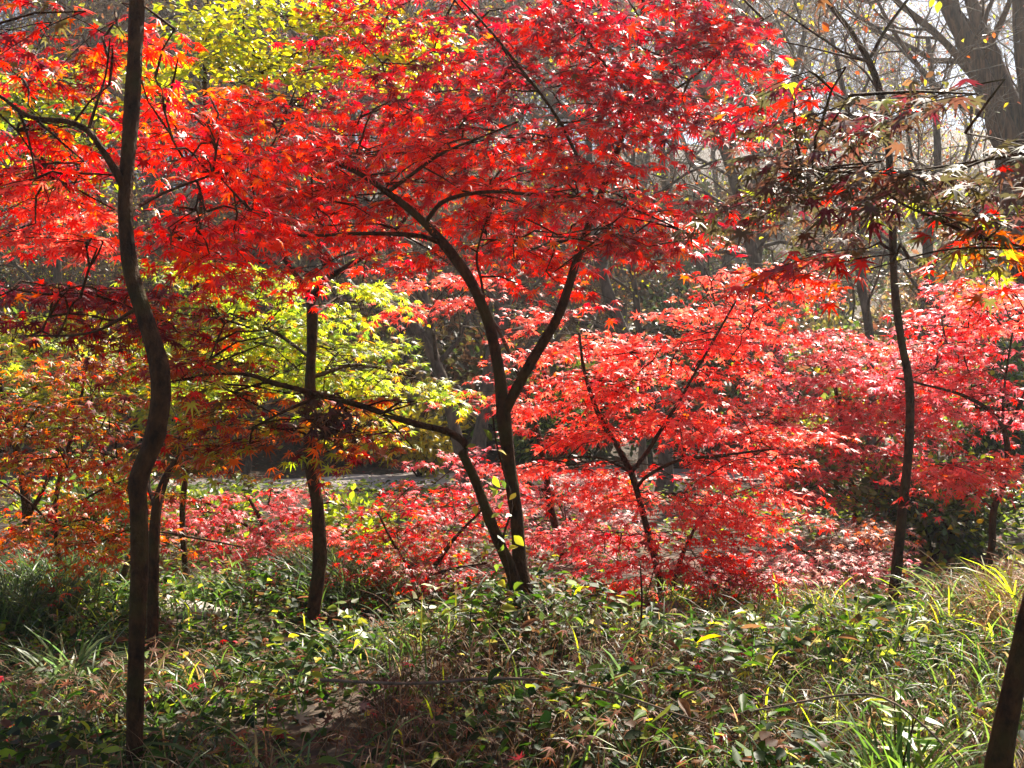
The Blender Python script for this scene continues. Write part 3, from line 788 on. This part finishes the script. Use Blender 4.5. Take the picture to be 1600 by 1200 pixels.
PAL_FEW = [(3, YELLOW), (2, BROWN), (2, RUST), (1, LIME)]
d = 6.0
bare('bare_tree', 'slender bare tree with a gently curved brown trunk standing on the grassy bank',
     [[(1398, 918, d, 28), (1404, 860, d, 24), (1414, 760, d, 23), (1421, 680, d, 22), (1421, 600, d, 21), (1408, 530, d, 19), (1397, 440, d, 18), (1394, 340, d, 18), (1385, 200, d, 17), (1366, 115, d, 16), (1330, 50, d, 14), (1285, -10, d, 12), (1230, -120, d, 8)],
      [(1360, 90, d, 9), (1385, 45, d, 8), (1425, -10, d, 7), (1480, -90, d, 5)],
      [(1395, 320, d, 6), (1340, 290, d + .4, 5), (1260, 300, d + .7, 4)]],
     7, 1.0, M_BARK, 3, .68, leafy=60, pal=PAL_FEW, step=.06, ws=.63)
d = 15.0
bare('big_tree', 'massive old tree with furrowed brown bark splitting into several upright stems',
     [[(1620, 860, d, 80), (1612, 700, d, 70), (1604, 500, d, 66), (1596, 360, d, 70), (1580, 250, d, 84), (1556, 180, d, 60), (1520, 90, d, 50), (1480, 0, d, 44), (1440, -120, d, 34), (1390, -320, d, 22)],
      [(1592, 300, d, 60), (1592, 200, d + .1, 46), (1560, 110, d + .2, 40), (1520, 10, d + .2, 36), (1480, -140, d + .3, 26)],
      [(1600, 330, d, 70), (1612, 200, d - .1, 60), (1600, 60, d - .1, 54), (1592, -80, d - .1, 44), (1580, -300, d, 30)],
      [(1540, 140, d, 24), (1470, 60, d - .2, 20), (1400, 0, d - .3, 16), (1330, -80, d - .3, 10)],
      [(1560, 190, d, 18), (1480, 150, d + .3, 16), (1410, 70, d + .4, 12), (1370, 0, d + .4, 8)]],
     10, 2.6, M_BARK3, 3, .45, dens=.9, leafy=260, pal=[(3, BROWN), (2, RUST), (2, ORANGE)], knob=.12, sides=14, ws=.56)
MID = [
    ('grey tree leaning over the hollow, thinning upward to the edge of the red canopy', [[(1235, 640, 14, 26), (1200, 500, 14, 24), (1175, 390, 14, 22), (1155, 310, 14, 22), (1130, 230, 14, 20), (1105, 170, 14, 18), (1070, 60, 14, 14), (1040, -80, 14, 9)]], 9, 2.2),
    ('grey trunk slanting down behind the scarlet young maple', [[(1040, 680, 13, 28), (1018, 615, 13, 26), (990, 550, 13, 26), (965, 500, 13, 24), (945, 440, 13, 22), (925, 340, 13, 18), (920, 200, 13, 12), (915, 0, 13, 8)]], 7, 2.0),
    ('thin upright grey trunk beside the slanting one behind the scarlet maple', [[(1004, 640, 15, 14), (1002, 560, 15, 14), (994, 470, 15, 13), (985, 380, 15, 12), (990, 200, 15, 9), (980, 20, 15, 6)]], 7, 1.8),
    ('slanting pale trunk with a forked top, seen past the bent branch of the forked maple', [[(722, 720, 12, 26), (708, 660, 12, 24), (690, 590, 12, 24), (665, 535, 12, 22), (638, 495, 12, 20), (600, 470, 12, 15), (560, 455, 12, 11), (500, 380, 12, 8)], [(688, 585, 12, 18), (676, 540, 12, 16), (668, 500, 12, 13), (660, 400, 12, 9)]], 6, 1.6),
    ('short pale trunk behind the fork of the maple in the middle', [[(748, 690, 13, 30), (756, 640, 13, 26), (768, 560, 13, 26), (785, 500, 13, 24), (800, 400, 13, 18), (820, 200, 13, 12)]], 7, 2.0),
    ('twin dark trunk standing in the hollow beyond the yellow-green leaves', [[(622, 600, 18, 22), (620, 540, 18, 22), (615, 440, 18, 20), (600, 300, 18, 16), (610, 100, 18, 10)], [(630, 600, 18, 16), (640, 540, 18, 16), (655, 420, 18, 12), (690, 200, 18, 8)]], 8, 2.4),
    ('thin pale trunk with a bend, left of the slender tree on the bank', [[(1362, 620, 12, 18), (1358, 520, 12, 18), (1345, 440, 12, 17), (1340, 380, 12, 17), (1352, 320, 12, 16), (1330, 200, 12, 12), (1300, 60, 12, 8)]], 8, 1.8),
    ('dark straight trunk showing below the crimson leaves behind the bank', [[(1165, 680, 16, 24), (1165, 580, 16, 22), (1180, 420, 16, 20), (1215, 240, 16, 16), (1260, 40, 16, 10)]], 9, 2.6),
    ('brown trunk in the thicket between the slender tree and the old tree', [[(1455, 640, 14, 22), (1455, 500, 14, 20), (1450, 380, 14, 20), (1465, 240, 14, 15), (1450, 60, 14, 10)]], 9, 2.4),
    ('pale leaning trunk far off beyond the orange maples', [[(80, 640, 17, 20), (82, 520, 17, 18), (90, 420, 17, 17), (60, 250, 17, 13), (40, 60, 17, 8)]], 8, 2.2),
    ('upright grey trunk standing behind the yellow-green maple', [[(400, 640, 19, 18), (402, 520, 19, 17), (396, 380, 19, 15), (420, 200, 19, 11), (430, 0, 19, 7)]], 8, 2.4),
]
for lab, limbs, k, L in MID:
    bare('bare_tree', lab, limbs, k, L, leafy=90, pal=PAL_FEW, maxlev=3, t0=.3, dens=1.15, ws=.76)

# short dark trunks low on the left
for lab, pts in (('dark trunk hidden close behind the bent maple', [(238, 1010, 5.2, 22), (240, 900, 5.2, 20), (244, 800, 5.2, 19), (262, 740, 5.3, 14), (300, 690, 5.4, 9)]),
                 ('short leaning brown trunk low in the undergrowth', [(164, 995, 7.0, 13), (176, 950, 7.0, 13), (190, 905, 7.0, 13), (212, 850, 7.1, 10), (240, 780, 7.2, 7)])):
    bare('bare_tree', lab, [pts], 3, .5, M_BARK, 2, .6, step=.06, sides=8)

# wooded slope: a few grown trees, copied
protos = []
for v in range(5):
    t = thing('slope_tree', (0, 0, 0), 'bare grey tree on the wooded slope beyond the hollow', 'tree', 'bare trees on the far slope')
    tm = MB(); wm = MB()
    H = random.uniform(9, 12)
    grow(tm, wm, np.zeros(3), np.array([random.uniform(-.15, .15), random.uniform(-.1, .1), 1.0]), H, random.uniform(.085, .13), 0, 4, .3, 1.25)
    tm.build('trunk', M_BARK2, t, None, True)
    wm.build('crown', M_TWIG, t)
    lm = MB(); vv = np.concatenate(wm.v); nL = (900, 2500, 1200, 3500, 700)[v]
    pos = vv[RNG.integers(0, len(vv), nL)] + RNG.normal(size=(nL, 3)) * .06
    leaves(lm, OVATE, pos, RNG.normal(size=(nL, 3)) + np.array([0, 0, -.5]), RNG.normal(size=(nL, 3)) * .6 + np.array([0, 0, 1.]), .11 * RNG.uniform(.6, 1.1, nL), pick(PAL_FEW + [(2, OLIVE), (4, BROWN), (2, (.2, .12, .06))], nL))
    lm.build('leaves', M_GREEN, t)
    protos.append(t)
spots = []
tries = 0
while len(spots) < 84 and tries < 4000:
    tries += 1
    y = 20 + 46 * random.random() ** 1.3
    x = random.uniform(-.60, .60) * y
    if y < 48 and .38 < x / y < .57: continue
    if all((x - a) ** 2 + (y - b) ** 2 > 2.6 ** 2 for a, b in spots):
        spots.append((x, y))
for i, (x, y) in enumerate(spots):
    o = protos[i] if i < 5 else copy_tree(protos[i % 5])
    o.location = (x, y, float(ground_h(x, y)) - .1)
    o.rotation_euler = (0, 0, random.uniform(0, 6.28))
    s = random.uniform(.85, 1.45)
    o.scale = (s, s, s)


# ------------------------------------------------------------------ shrubs
def shrub(name, label, px, py, d, rx, rz, n, pal, tmpl=OVATE, size=.06, group=None, stems=9):
    c = P(px, py, d)
    g = float(ground_h(c[0], d))
    root = np.array([c[0], d, g])
    t = thing(name, root, label, 'shrub', group)
    lm = MB(); tm = MB()
    cl = []
    for k in range(stems):
        a = random.uniform(0, 6.28); q = random.uniform(.2, .9)
        e = root + np.array([math.cos(a) * rx * q, math.sin(a) * rx * q * .8, rz * random.uniform(.5, 1.0) * (1.1 - .45 * q)])
        m = (root + e) / 2 + np.array([0, 0, .1]) + RNG.normal(size=3) * .08
        rows = spline([[*root, .016], [*m, .01], [*e, .004]], .12)
        tube(tm, rows, 5, cap=False)
        cl.append(rows[len(rows) // 3:, :3])
        for _ in range(3):
            i = random.randrange(len(rows) // 3, len(rows))
            e2 = rows[i, :3] + unit(RNG.normal(size=3) + np.array([0, 0, .4])) * rx * random.uniform(.2, .5)
            r2 = spline([[*rows[i, :3], .006], [*((rows[i, :3] + e2) / 2 + RNG.normal(size=3) * .03), .004], [*e2, .002]], .1)
            tube(tm, r2, 4, cap=False); cl.append(r2[:, :3])
    pts = np.vstack(cl)
    w = RNG.random(len(pts)) ** 2; w /= w.sum()
    pos = pts[RNG.choice(len(pts), n, p=w)] + RNG.normal(size=(n, 3)) * np.array([.11, .11, .08]) * max(.6, rx)
    pos[:, 2] = np.maximum(pos[:, 2], ground_h(pos[:, 0], pos[:, 1]) + .02)
    out = unit(pos - root - np.array([0, 0, rz * .4]))
    leaves(lm, tmpl, pos, out + RNG.normal(size=(n, 3)) * .6, np.array([0, 0, 1.]) + out * .4 + RNG.normal(size=(n, 3)) * .45, size * RNG.uniform(.6, 1.15, n), pick(pal, n))
    tm.build('stems', M_BARK, t, root)
    lm.build('foliage', M_GREEN, t, root)
    return t


SHR = [
    ('dark evergreen bush in the hollow behind the forked maple', 850, 580, 16, 1.5, 1.5, 3500, PAL_EVER),
    ('dark evergreen bush at the foot of the slope past the scarlet maple', 1080, 560, 17, 1.8, 2.0, 4000, PAL_EVER),
    ('yellowish small-leaved bush below the leaning grey tree', 1250, 560, 13, 1.2, 1.4, 3200, [(3, OLIVE), (2, (.3, .3, .05)), (2, GREEN), (1, YELLOW)]),
    ('grey-green thicket bush left of the slender tree', 1270, 470, 18, 1.8, 2.6, 4200, [(3, OLIVE), (2, GREEN), (2, (.3, .24, .06))]),
    ('bright green bush behind the crooked maple', 1470, 700, 8.8, .8, 1.1, 2600, [(4, GREEN), (2, LIME), (1, DKGREEN)]),
    ('dark green bush in shade behind the slender tree', 1460, 840, 8.4, .9, .9, 2600, PAL_EVER),
    ('dull green bush beside the old tree', 1540, 560, 13, 1.4, 1.9, 3000, PAL_EVER),
    ('pale sunlit bush below the thicket right of the slender tree', 1440, 520, 16, 1.5, 2.0, 2600, [(2, OLIVE), (3, (.26, .25, .06)), (1, YELLOW)]),
    ('light green bush low behind the short leaning trunk', 190, 900, 9.5, 1.1, .6, 2600, [(3, GREEN), (2, LIME), (2, DKGREEN)]),
    ('dark leafy bush under the orange maples', 140, 900, 8.4, .9, .7, 2400, PAL_EVER),
    ('yellow-green bush below the pink-red maple', 330, 890, 9.4, .7, .4, 1200, [(3, LIME), (2, GREEN), (1, OLIVE)]),
    ('green bush beyond the path behind the yellow-green maple', 560, 650, 18, 1.6, 1.5, 2600, [(3, GREEN), (2, LIME), (2, OLIVE)]),
    ('yellow shrub in the hollow beside the slanting pale trunk', 655, 620, 15, .7, 1.6, 1500, [(3, YELLOW), (2, (.4, .3, .04)), (1, OLIVE)]),
    ('lime bush at the side of the red sapling', 545, 800, 8.2, .4, .7, 1100, [(4, LIME), (2, GREEN)]),
    ('broad yellow-green bush far behind the bent maple', 110, 450, 15, 1.6, 2.8, 3600, PAL_YEL),
    ('tall yellow-green bush far behind the broad-leaved tree', 280, 480, 17, 1.8, 3.2, 3600, PAL_YEL),
]
for lab, px, py, dd, rx, rz, n, pal in SHR:
    shrub('shrub', lab, px, py, dd, rx, rz, n, pal, size=.075 if dd < 12 else .12)
# undergrowth bushes scattered over the slope
pb = [shrub('slope_bush', 'low brownish bush among the bare trees on the slope', 800, 600, 30, 1.3, 1.5, 1500, p, size=.14, group='bushes on the far slope')
      for p in ([(3, OLIVE), (2, BROWN), (1, GREEN)], [(3, DKGREEN), (2, OLIVE), (1, BROWN)], [(2, BROWN), (2, (.3, .2, .1)), (1, OLIVE)])]
for i in range(44):            # young bare trees among the big ones
    y = 15.5 + 16 * random.random(); x = random.uniform(-.56, .56) * y
    o = copy_tree(protos[i % 5])
    o['label'] = 'thin bare sapling at the foot of the wooded slope'; o['group'] = 'bare saplings below the far slope'
    o.location = (x, y, float(ground_h(x, y)) - .1)
    o.rotation_euler = (random.uniform(-.12, .12), random.uniform(-.12, .12), random.uniform(0, 6.28)); s = random.uniform(.35, .6); o.scale = (s, s, s)
for i in range(130):
    y = 17.5 + 36 * random.random() ** 1.4; x = random.uniform(-.58, .58) * y
    o = pb[i] if i < 3 else copy_tree(pb[i % 3])
    o.location = (x, y, float(ground_h(x, y)))
    o.rotation_euler = (0, 0, random.uniform(0, 6.28)); s = random.uniform(.8, 1.9); o.scale = (s, s, s)


# ------------------------------------------------------------------ ground cover
def scatter(n, x0, x1, y0, y1, dens=None):
    x = RNG.uniform(x0, x1, n); y = RNG.uniform(y0, y1, n)
    keep = np.abs(x) < y * .62 + .5
    if dens is not None:
        keep &= RNG.random(n) < dens(x, y)
    return x[keep], y[keep]


def blades(mb, x, y, L, w, pal, lean=.9, bias=(0, 0), seg=5, z0=0):
    n = len(x)
    a = RNG.uniform(0, 2 * np.pi, n)
    dx, dy = np.cos(a) + bias[0], np.sin(a) + bias[1]
    nn = np.hypot(dx, dy) + 1e-6; dx /= nn; dy /= nn
    L = L * RNG.uniform(.6, 1.25, n); bend = lean * RNG.uniform(.5, 1.3, n)
    z = ground_h(x, y) + z0
    t = np.linspace(0, 1, seg + 1)
    ang = np.pi / 2 - bend[:, None] * (t[None, :] ** 1.3) * 1.5 - .15
    ds = L[:, None] / seg
    rr = np.concatenate([np.zeros((n, 1)), np.cumsum(np.cos(ang[:, 1:]) * ds, 1)], 1)
    zz = np.concatenate([np.zeros((n, 1)), np.cumsum(np.sin(ang[:, 1:]) * ds, 1)], 1)
    zz = np.maximum(zz, -.02 - 0 * zz)
    prof = np.array([.6, 1, 1, .85, .55, .06])[:seg + 1]
    W = (w * RNG.uniform(.7, 1.3, n))[:, None] * prof[None, :] * .5
    cx = x[:, None] + dx[:, None] * rr; cy = y[:, None] + dy[:, None] * rr; cz = z[:, None] + zz
    tw = RNG.normal(size=(n, 1)) * .5
    sx, sy = -dy[:, None] * W, dx[:, None] * W
    A = np.stack([cx + sx, cy + sy, cz + W * tw], -1); B = np.stack([cx - sx, cy - sy, cz - W * tw], -1)
    v = np.stack([A, B], 2).reshape(n, -1, 3)
    k = v.shape[1]
    f = np.array([(2 * i, 2 * i + 1, 2 * i + 3, 2 * i + 2) for i in range(seg)])
    faces = (np.arange(n)[:, None, None] * k + f[None]).reshape(-1, 4)
    mb.add(v.reshape(-1, 3), faces, np.repeat(pick(pal, n), k, 0))


# broad-leaved ground cover over the near mound
mb = MB()
dn = lambda x, y: (1 - .55 * smooth((x - .5) / 1.0)) * (.32 + .68 * smooth((vnoise(x * 2.0, y * 2.0, 21) - .22) / .4))
for tmpl, n, size, pal, hmax in ((ROUND, 34000, .044, PAL_HERB, .16), (OVATE, 22000, .058, PAL_HERB, .18), (LANCE, 9000, .085, PAL_HERB + [(2, BROWN)], .2)):
    x, y = scatter(n, -4.2, 4.2, 1.5, 7.2, dn)
    m = len(x)
    z = ground_h(x, y) + hmax * (RNG.random(m) ** .8) * (.25 + 1.7 * vnoise(x * 2.4, y * 2.4, 31) ** 1.6)
    a = RNG.uniform(0, 2 * np.pi, m)
    tip = np.stack([np.cos(a), np.sin(a), RNG.normal(size=m) * .3 - .1], 1)
    nr = np.stack([RNG.normal(size=m) * .4, RNG.normal(size=m) * .4, np.ones(m)], 1)
    leaves(mb, tmpl, np.stack([x, y, z], 1), tip, nr, size * RNG.uniform(.5, 1.25, m), pick(pal, m))
tag(mb.build('ground_cover', M_HERB), 'tangled green ground cover leaves over the near mound', 'ground cover', None, 'stuff')

# low herbs farther off
mb = MB()
x, y = scatter(26000, -9, 9, 6.4, 14, lambda x, y: (vnoise(x * .8, y * .8, 41) > .42) * .9)
m = len(x)
a = RNG.uniform(0, 2 * np.pi, m)
leaves(mb, OVATE, np.stack([x, y, ground_h(x, y) + .16 * RNG.random(m)], 1), np.stack([np.cos(a), np.sin(a), RNG.normal(size=m) * .3], 1), np.stack([RNG.normal(size=m) * .4, RNG.normal(size=m) * .4, np.ones(m)], 1), .08 * RNG.uniform(.5, 1.25, m), pick([(3, GREEN), (2, LIME), (2, OLIVE), (1, DKGREEN), (1, BROWN)], m))
tag(mb.build('undergrowth', M_HERB), 'low sunlit undergrowth on the floor of the hollow', 'undergrowth', None, 'stuff')

# strap-leaved grass
mb = MB()
bankd = lambda x, y: np.clip(.10 + .9 * smooth((x - .4) / 1.4), 0, 1) * (.4 + .6 * vnoise(x * 3, y * 3, 51))
x, y = scatter(24000, -3.8, 4.4, 1.7, 6.6, bankd)
blades(mb, x, y, .30, .008, [(4, (.045, .09, .016)), (3, (.11, .18, .03)), (1.4, LIME), (.8, (.30, .22, .09))], .95)
x, y = scatter(9000, -3.6, 2.2, 1.7, 5.6, lambda x, y: smooth((vnoise(x * 1.6 + 9, y * 1.6, 57) - .35) / .3) * .9)
blades(mb, x, y, .24, .0065, [(4, (.035, .065, .012)), (3, (.08, .13, .025)), (.7, (.28, .32, .05)), (1, (.24, .16, .07))], 1.05)
x, y = scatter(7000, -6, 1.5, 5.0, 9, lambda x, y: (vnoise(x * 1.2, y * 1.2, 61) > .5) * .8)
blades(mb, x, y, .30, .009, [(3, DKGREEN), (3, (.08, .13, .04)), (1, GREEN)], .95)
tag(mb.build('grass', M_GRASS), 'arching strap-leaved grass growing over the bank', 'grass', None, 'stuff')

# dry stalks in the shade
mb = MB()
x, y = scatter(16000, -2.8, 2.0, 1.6, 4.6, lambda x, y: smooth((vnoise(x * 1.1 + 4, y * 1.1, 71) - .2) / .4))
blades(mb, x, y, .26, .0035, [(3, (.15, .068, .026)), (1.5, (.26, .15, .07)), (2, (.09, .042, .02))], 1.0)
x, y = scatter(7000, 1.6, 3.2, 3.0, 5.0, lambda x, y: smooth((x - 1.8) / .8))
blades(mb, x, y, .36, .004, [(3, (.38, .17, .07)), (2, (.42, .26, .12)), (1, BROWN)], 1.0)
tag(mb.build('dry_grass', M_DRY), 'dry brown grass stalks matted over the ground cover', 'dry grass', None, 'stuff')

# fallen leaves
mb = MB()
x, y = scatter(24000, -12, 12, 5.5, 22, lambda x, y: .25 + .75 * vnoise(x * .7, y * .7, 81))
m = len(x); a = RNG.uniform(0, 2 * np.pi, m)
leaves(mb, MAPLE5, np.stack([x, y, ground_h(x, y) + .012 + .03 * RNG.random(m)], 1), np.stack([np.cos(a), np.sin(a), RNG.normal(size=m) * .15], 1), np.stack([RNG.normal(size=m) * .25, RNG.normal(size=m) * .25, np.ones(m)], 1), .055 * RNG.uniform(.6, 1.2, m), pick([(3, BROWN), (2, (.36, .16, .12)), (1, CRIM), (1, RUST), (1, (.4, .26, .18))], m))
x, y = scatter(6000, -3.5, 3.5, 1.6, 6.0, lambda x, y: .15 + .85 * smooth((vnoise(x * 1.5 + 2, y * 1.5, 91) - .35) / .3))
m = len(x); a = RNG.uniform(0, 2 * np.pi, m)
leaves(mb, MAPLE7, np.stack([x, y, ground_h(x, y) + .02 + .2 * RNG.random(m) ** 1.5], 1), np.stack([np.cos(a), np.sin(a), RNG.normal(size=m) * .3], 1), np.stack([RNG.normal(size=m) * .4, RNG.normal(size=m) * .4, np.ones(m)], 1), .042 * RNG.uniform(.6, 1.2, m), pick([(4, (.12, .05, .025)), (3, BROWN), (2, (.26, .08, .03)), (.8, CRIM), (1, (.32, .2, .13)), (.5, YELLOW)], m))
tag(mb.build('leaf_litter', M_LITTER), 'fallen red and brown maple leaves on the forest floor', 'fallen leaves', None, 'stuff')


# ------------------------------------------------------------------ small things
def rock(name, label, px, py, d, sx, sy, sz, mat, seed):
    c = P(px, py, d)
    g = float(ground_h(c[0], d))
    n, k = 24, 14
    th = np.linspace(0, 2 * np.pi, n, endpoint=False); ph = np.linspace(.05, np.pi - .05, k)
    T, H = np.meshgrid(th, ph)
    r = 1 + .45 * (vnoise(np.cos(T) * 1.6 + seed, H * 1.5 + np.sin(T) * 1.6, seed) - .5) + .18 * (vnoise(np.cos(T) * 5 + seed, H * 4 + np.sin(T) * 5, seed + 1) - .5)
    v = np.stack([np.cos(T) * np.sin(H) * r * sx, np.sin(T) * np.sin(H) * r * sy, np.cos(H) * r * sz], -1).reshape(-1, 3)
    i = np.arange(k - 1)[:, None] * n + np.arange(n)[None, :]; j = np.arange(k - 1)[:, None] * n + (np.arange(n)[None, :] + 1) % n
    f = np.stack([i, i + n, j + n, j], -1).reshape(-1, 4)
    mb = MB(); org = np.array([c[0], d, max(c[2], g) if abs(c[2] - g) < .4 else g])
    mb.add(v + org, f)
    mb.add(np.vstack([v[:n] + org]), np.arange(n)[None, :][:, ::-1])
    o = mb.build(name, mat, None, org, True)
    return tag(o, label, 'rock')


rock('rock', 'pale boulder in the sunlit undergrowth just past the bent maple', 250, 1003, 6.6, .16, .14, .09, M_ROCK, 3)
rock('rock', 'flat pale stone lying beside the slim broad-leaved tree', 305, 1020, 6.4, .22, .14, .07, M_ROCK, 8)
rock('rock', 'brown boulder behind the foot of the young scarlet maple', 1062, 918, 7.2, .20, .2, .20, M_STUMP, 5)
rock('rock', 'rounded stone lit pink at the foot of the young scarlet maple', 1045, 966, 6.0, .12, .1, .09, M_STUMP, 12)

# creeper climbing the forked maple
root = P(806, 930, 4.5)
t = thing('creeper', root, 'yellow-green creeper climbing the base of the forked maple', 'creeper')
tm = MB(); lm = MB()
rows = trace([(800, 930, 4.52, 5), (792, 880, 4.47, 5), (786, 840, 4.48, 4), (800, 790, 4.53, 4), (788, 740, 4.54, 4), (775, 690, 4.56, 3), (770, 650, 4.57, 3)], .04)
tube(tm, rows, 5)
for px, py, n in ((790, 850, 5), (783, 800, 3), (768, 765, 4), (795, 740, 2), (772, 688, 3), (780, 900, 3)):
    pos = P(px, py, 4.44) + RNG.normal(size=(n, 3)) * np.array([.035, .03, .04])
    leaves(lm, OVATE, pos, RNG.normal(size=(n, 3)) + np.array([0, -.3, -.3]), RNG.normal(size=(n, 3)) * .5 + np.array([0, -.3, 1.]), .052 * RNG.uniform(.7, 1.3, n), pick([(3, LIME), (2, GREEN), (1, YELLOW)], n))
tm.build('stem', M_BARK, t, root); lm.build('foliage', M_GREEN, t, root)

# clump of dead leaves caught on the broken stem's branch
c = P(518, 655, 4.25)
t = thing('dead_leaf_clump', c, 'dark clump of dead curled leaves caught under the bent branch', 'leaf clump')
mb = MB(); n = 90
leaves(mb, MAPLE5, c + RNG.normal(size=(n, 3)) * np.array([.055, .05, .045]), RNG.normal(size=(n, 3)) + np.array([0, 0, -1.2]), RNG.normal(size=(n, 3)), .05 * RNG.uniform(.7, 1.2, n), pick([(3, (.07, .03, .02)), (1, BROWN)], n), 1.2)
mb.build('dead_leaves', M_DRY, t, c)
mb = MB(); tube(mb, spline([[*P(530, 622, 4.28), .004], [*P(522, 640, 4.26), .003], [*c, .002]], .03), 5); mb.build('stalk', M_BARK, t, c)


def stick(name, label, pts, mat=M_TWIG, cat='twig'):
    mb = MB(); rows = trace(pts, .04); tube(mb, rows, 6, .1)
    o = mb.build(name, mat, None, rows[0, :3], True)
    return tag(o, label, cat)


stick('fallen_twig', 'long thin fallen twig lying across the ground cover', [(500, 1062, 3.6, 5), (640, 1068, 3.55, 5), (790, 1060, 3.5, 5), (930, 1075, 3.4, 4), (1100, 1130, 3.2, 3)])
stick('plant_stem', 'thin upright dark stem standing before the scarlet young maple', [(1000, 1040, 4.4, 5), (1001, 990, 4.4, 4), (1003, 930, 4.4, 3), (1000, 880, 4.4, 2)], M_BARK, 'stem')
stick('plant_stem', 'thin bare stem arching among the red sapling leaves', [(622, 985, 5.2, 5), (608, 950, 5.2, 4), (585, 930, 5.2, 3), (560, 922, 5.2, 2)], M_BARK, 'stem')
stick('plant_stem', 'dry straw-coloured stem curving down over the lush bank', [(1180, 1110, 3.2, 3), (1330, 1085, 3.1, 4), (1400, 1100, 3.0, 4), (1470, 1160, 2.9, 4), (1510, 1215, 2.8, 4)], M_TWIG, 'stem')


# leafy plants one can pick out of the ground cover
def leafy_plant(name, label, px, py, d, n, size, pal, tmpl, h, spread):
    c = P(px, py, d); g = float(ground_h(c[0], d)); root = np.array([c[0], d, g])
    t = thing(name, root, label, 'plant')
    tm = MB(); lm = MB()
    hh = max(h, c[2] - g)
    for k in range(max(1, n // 7)):
        e = root + np.array([RNG.normal() * spread, RNG.normal() * spread, hh * random.uniform(.75, 1.05)])
        rows = spline([[*root, .004], [*((root + e) / 2 + RNG.normal(size=3) * .02), .003], [*e, .002]], .05)
        tube(tm, rows, 4)
        i = RNG.integers(len(rows) // 2, len(rows), 7)
        a = np.arange(7) * 2.4
        td = np.stack([np.cos(a), np.sin(a), RNG.normal(size=7) * .25], 1)
        leaves(lm, tmpl, rows[i, :3] + td * .012, td, RNG.normal(size=(7, 3)) * .3 + np.array([0, -.2, 1.]), size * RNG.uniform(.7, 1.2, 7), pick(pal, 7))
    tm.build('stems', M_BARK, t, root); lm.build('foliage', M_GREEN, t, root)


leafy_plant('leafy_plant', 'lime-leaved plant rising from the crest of the mound', 640, 985, 4.6, 28, .06, [(3, LIME), (2, GREEN)], OVATE, .26, .12)
leafy_plant('leafy_plant', 'bright green lance-leaved plant lit up on the lush bank', 1410, 1075, 3.0, 28, .085, [(3, (.22, .36, .03)), (1, LIME)], LANCE, .35, .06)
leafy_plant('leafy_plant', 'small green plant at the foot of the yellow-green maple', 545, 975, 5.0, 28, .07, [(3, GREEN), (1, LIME)], OVATE, .3, .08)
leafy_plant('leafy_plant', 'round-leaved lime plant near the pale pink shrub', 1165, 985, 4.4, 21, .05, [(3, LIME), (1, GREEN)], ROUND, .25, .08)


def tuft(label, px, py, d, n, L, w, pal, lean=1.0, sp=.05):
    c = P(px, py, d); g = float(ground_h(c[0], d))
    t_ = MB()
    x = c[0] + RNG.normal(size=n) * sp; y = d + RNG.normal(size=n) * sp
    blades(t_, x, y, L, w, pal, lean)
    o = t_.build('grass_tuft', M_GRASS, None, (c[0], d, g))
    return tag(o, label, 'grass tuft', 'grass tufts on the bank')


tuft('tall arching grass tuft at the top edge of the bank', 1590, 850, 4.6, 70, .42, .009, [(3, LIME), (2, (.16, .22, .05))])
tuft('silvery grass tuft arching just past the foot of the slender bare tree', 1480, 900, 5.0, 60, .36, .009, [(3, (.10, .15, .05)), (1, (.16, .22, .05))])
tuft('lime grass tuft arching at the near side of the slender bare tree', 1320, 950, 4.6, 40, .34, .009, [(3, LIME), (2, GREEN)])
tuft('dense green grass tuft on the lower bank', 1400, 1150, 2.9, 120, .36, .010, [(3, (.07, .13, .02)), (2, GREEN)], .7)
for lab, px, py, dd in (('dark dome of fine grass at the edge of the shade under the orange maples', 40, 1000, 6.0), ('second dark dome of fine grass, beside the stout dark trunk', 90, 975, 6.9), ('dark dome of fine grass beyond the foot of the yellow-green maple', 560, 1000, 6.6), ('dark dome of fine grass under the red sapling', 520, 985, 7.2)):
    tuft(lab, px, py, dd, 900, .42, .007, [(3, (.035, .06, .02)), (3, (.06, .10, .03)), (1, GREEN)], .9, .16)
tuft('pale grass tuft on the open ground past the bent maple', 110, 1060, 4.6, 90, .42, .014, [(3, (.10, .15, .05)), (1, (.2, .24, .08))])
tuft('pale grass tuft in the middle of the near mound', 985, 1050, 3.7, 60, .34, .009, [(3, (.10, .15, .05)), (1, (.2, .24, .08))])


# ------------------------------------------------------------------ the hazy backlit air
m, t, out = new_mat('haze')
pv = t.nodes.new('ShaderNodeVolumePrincipled')
pv.inputs['Color'].default_value = (.96, .96, .98, 1)
pv.inputs['Density'].default_value = HAZE
pv.inputs['Anisotropy'].default_value = .55
t.links.new(pv.outputs[0], out.inputs['Volume'])
mb = MB()
bx = np.array([(x, y, z) for x in (-115, 115) for y in (-45, 155) for z in (-2, 48)], float)
mb.add(bx, np.array([(0, 1, 3, 2), (4, 6, 7, 5), (0, 4, 5, 1), (2, 3, 7, 6), (0, 2, 6, 4), (1, 5, 7, 3)]))
hz = mb.build('haze', m)
tag(hz, 'thin pale haze in the backlit air between the trees', 'haze', None, 'stuff')
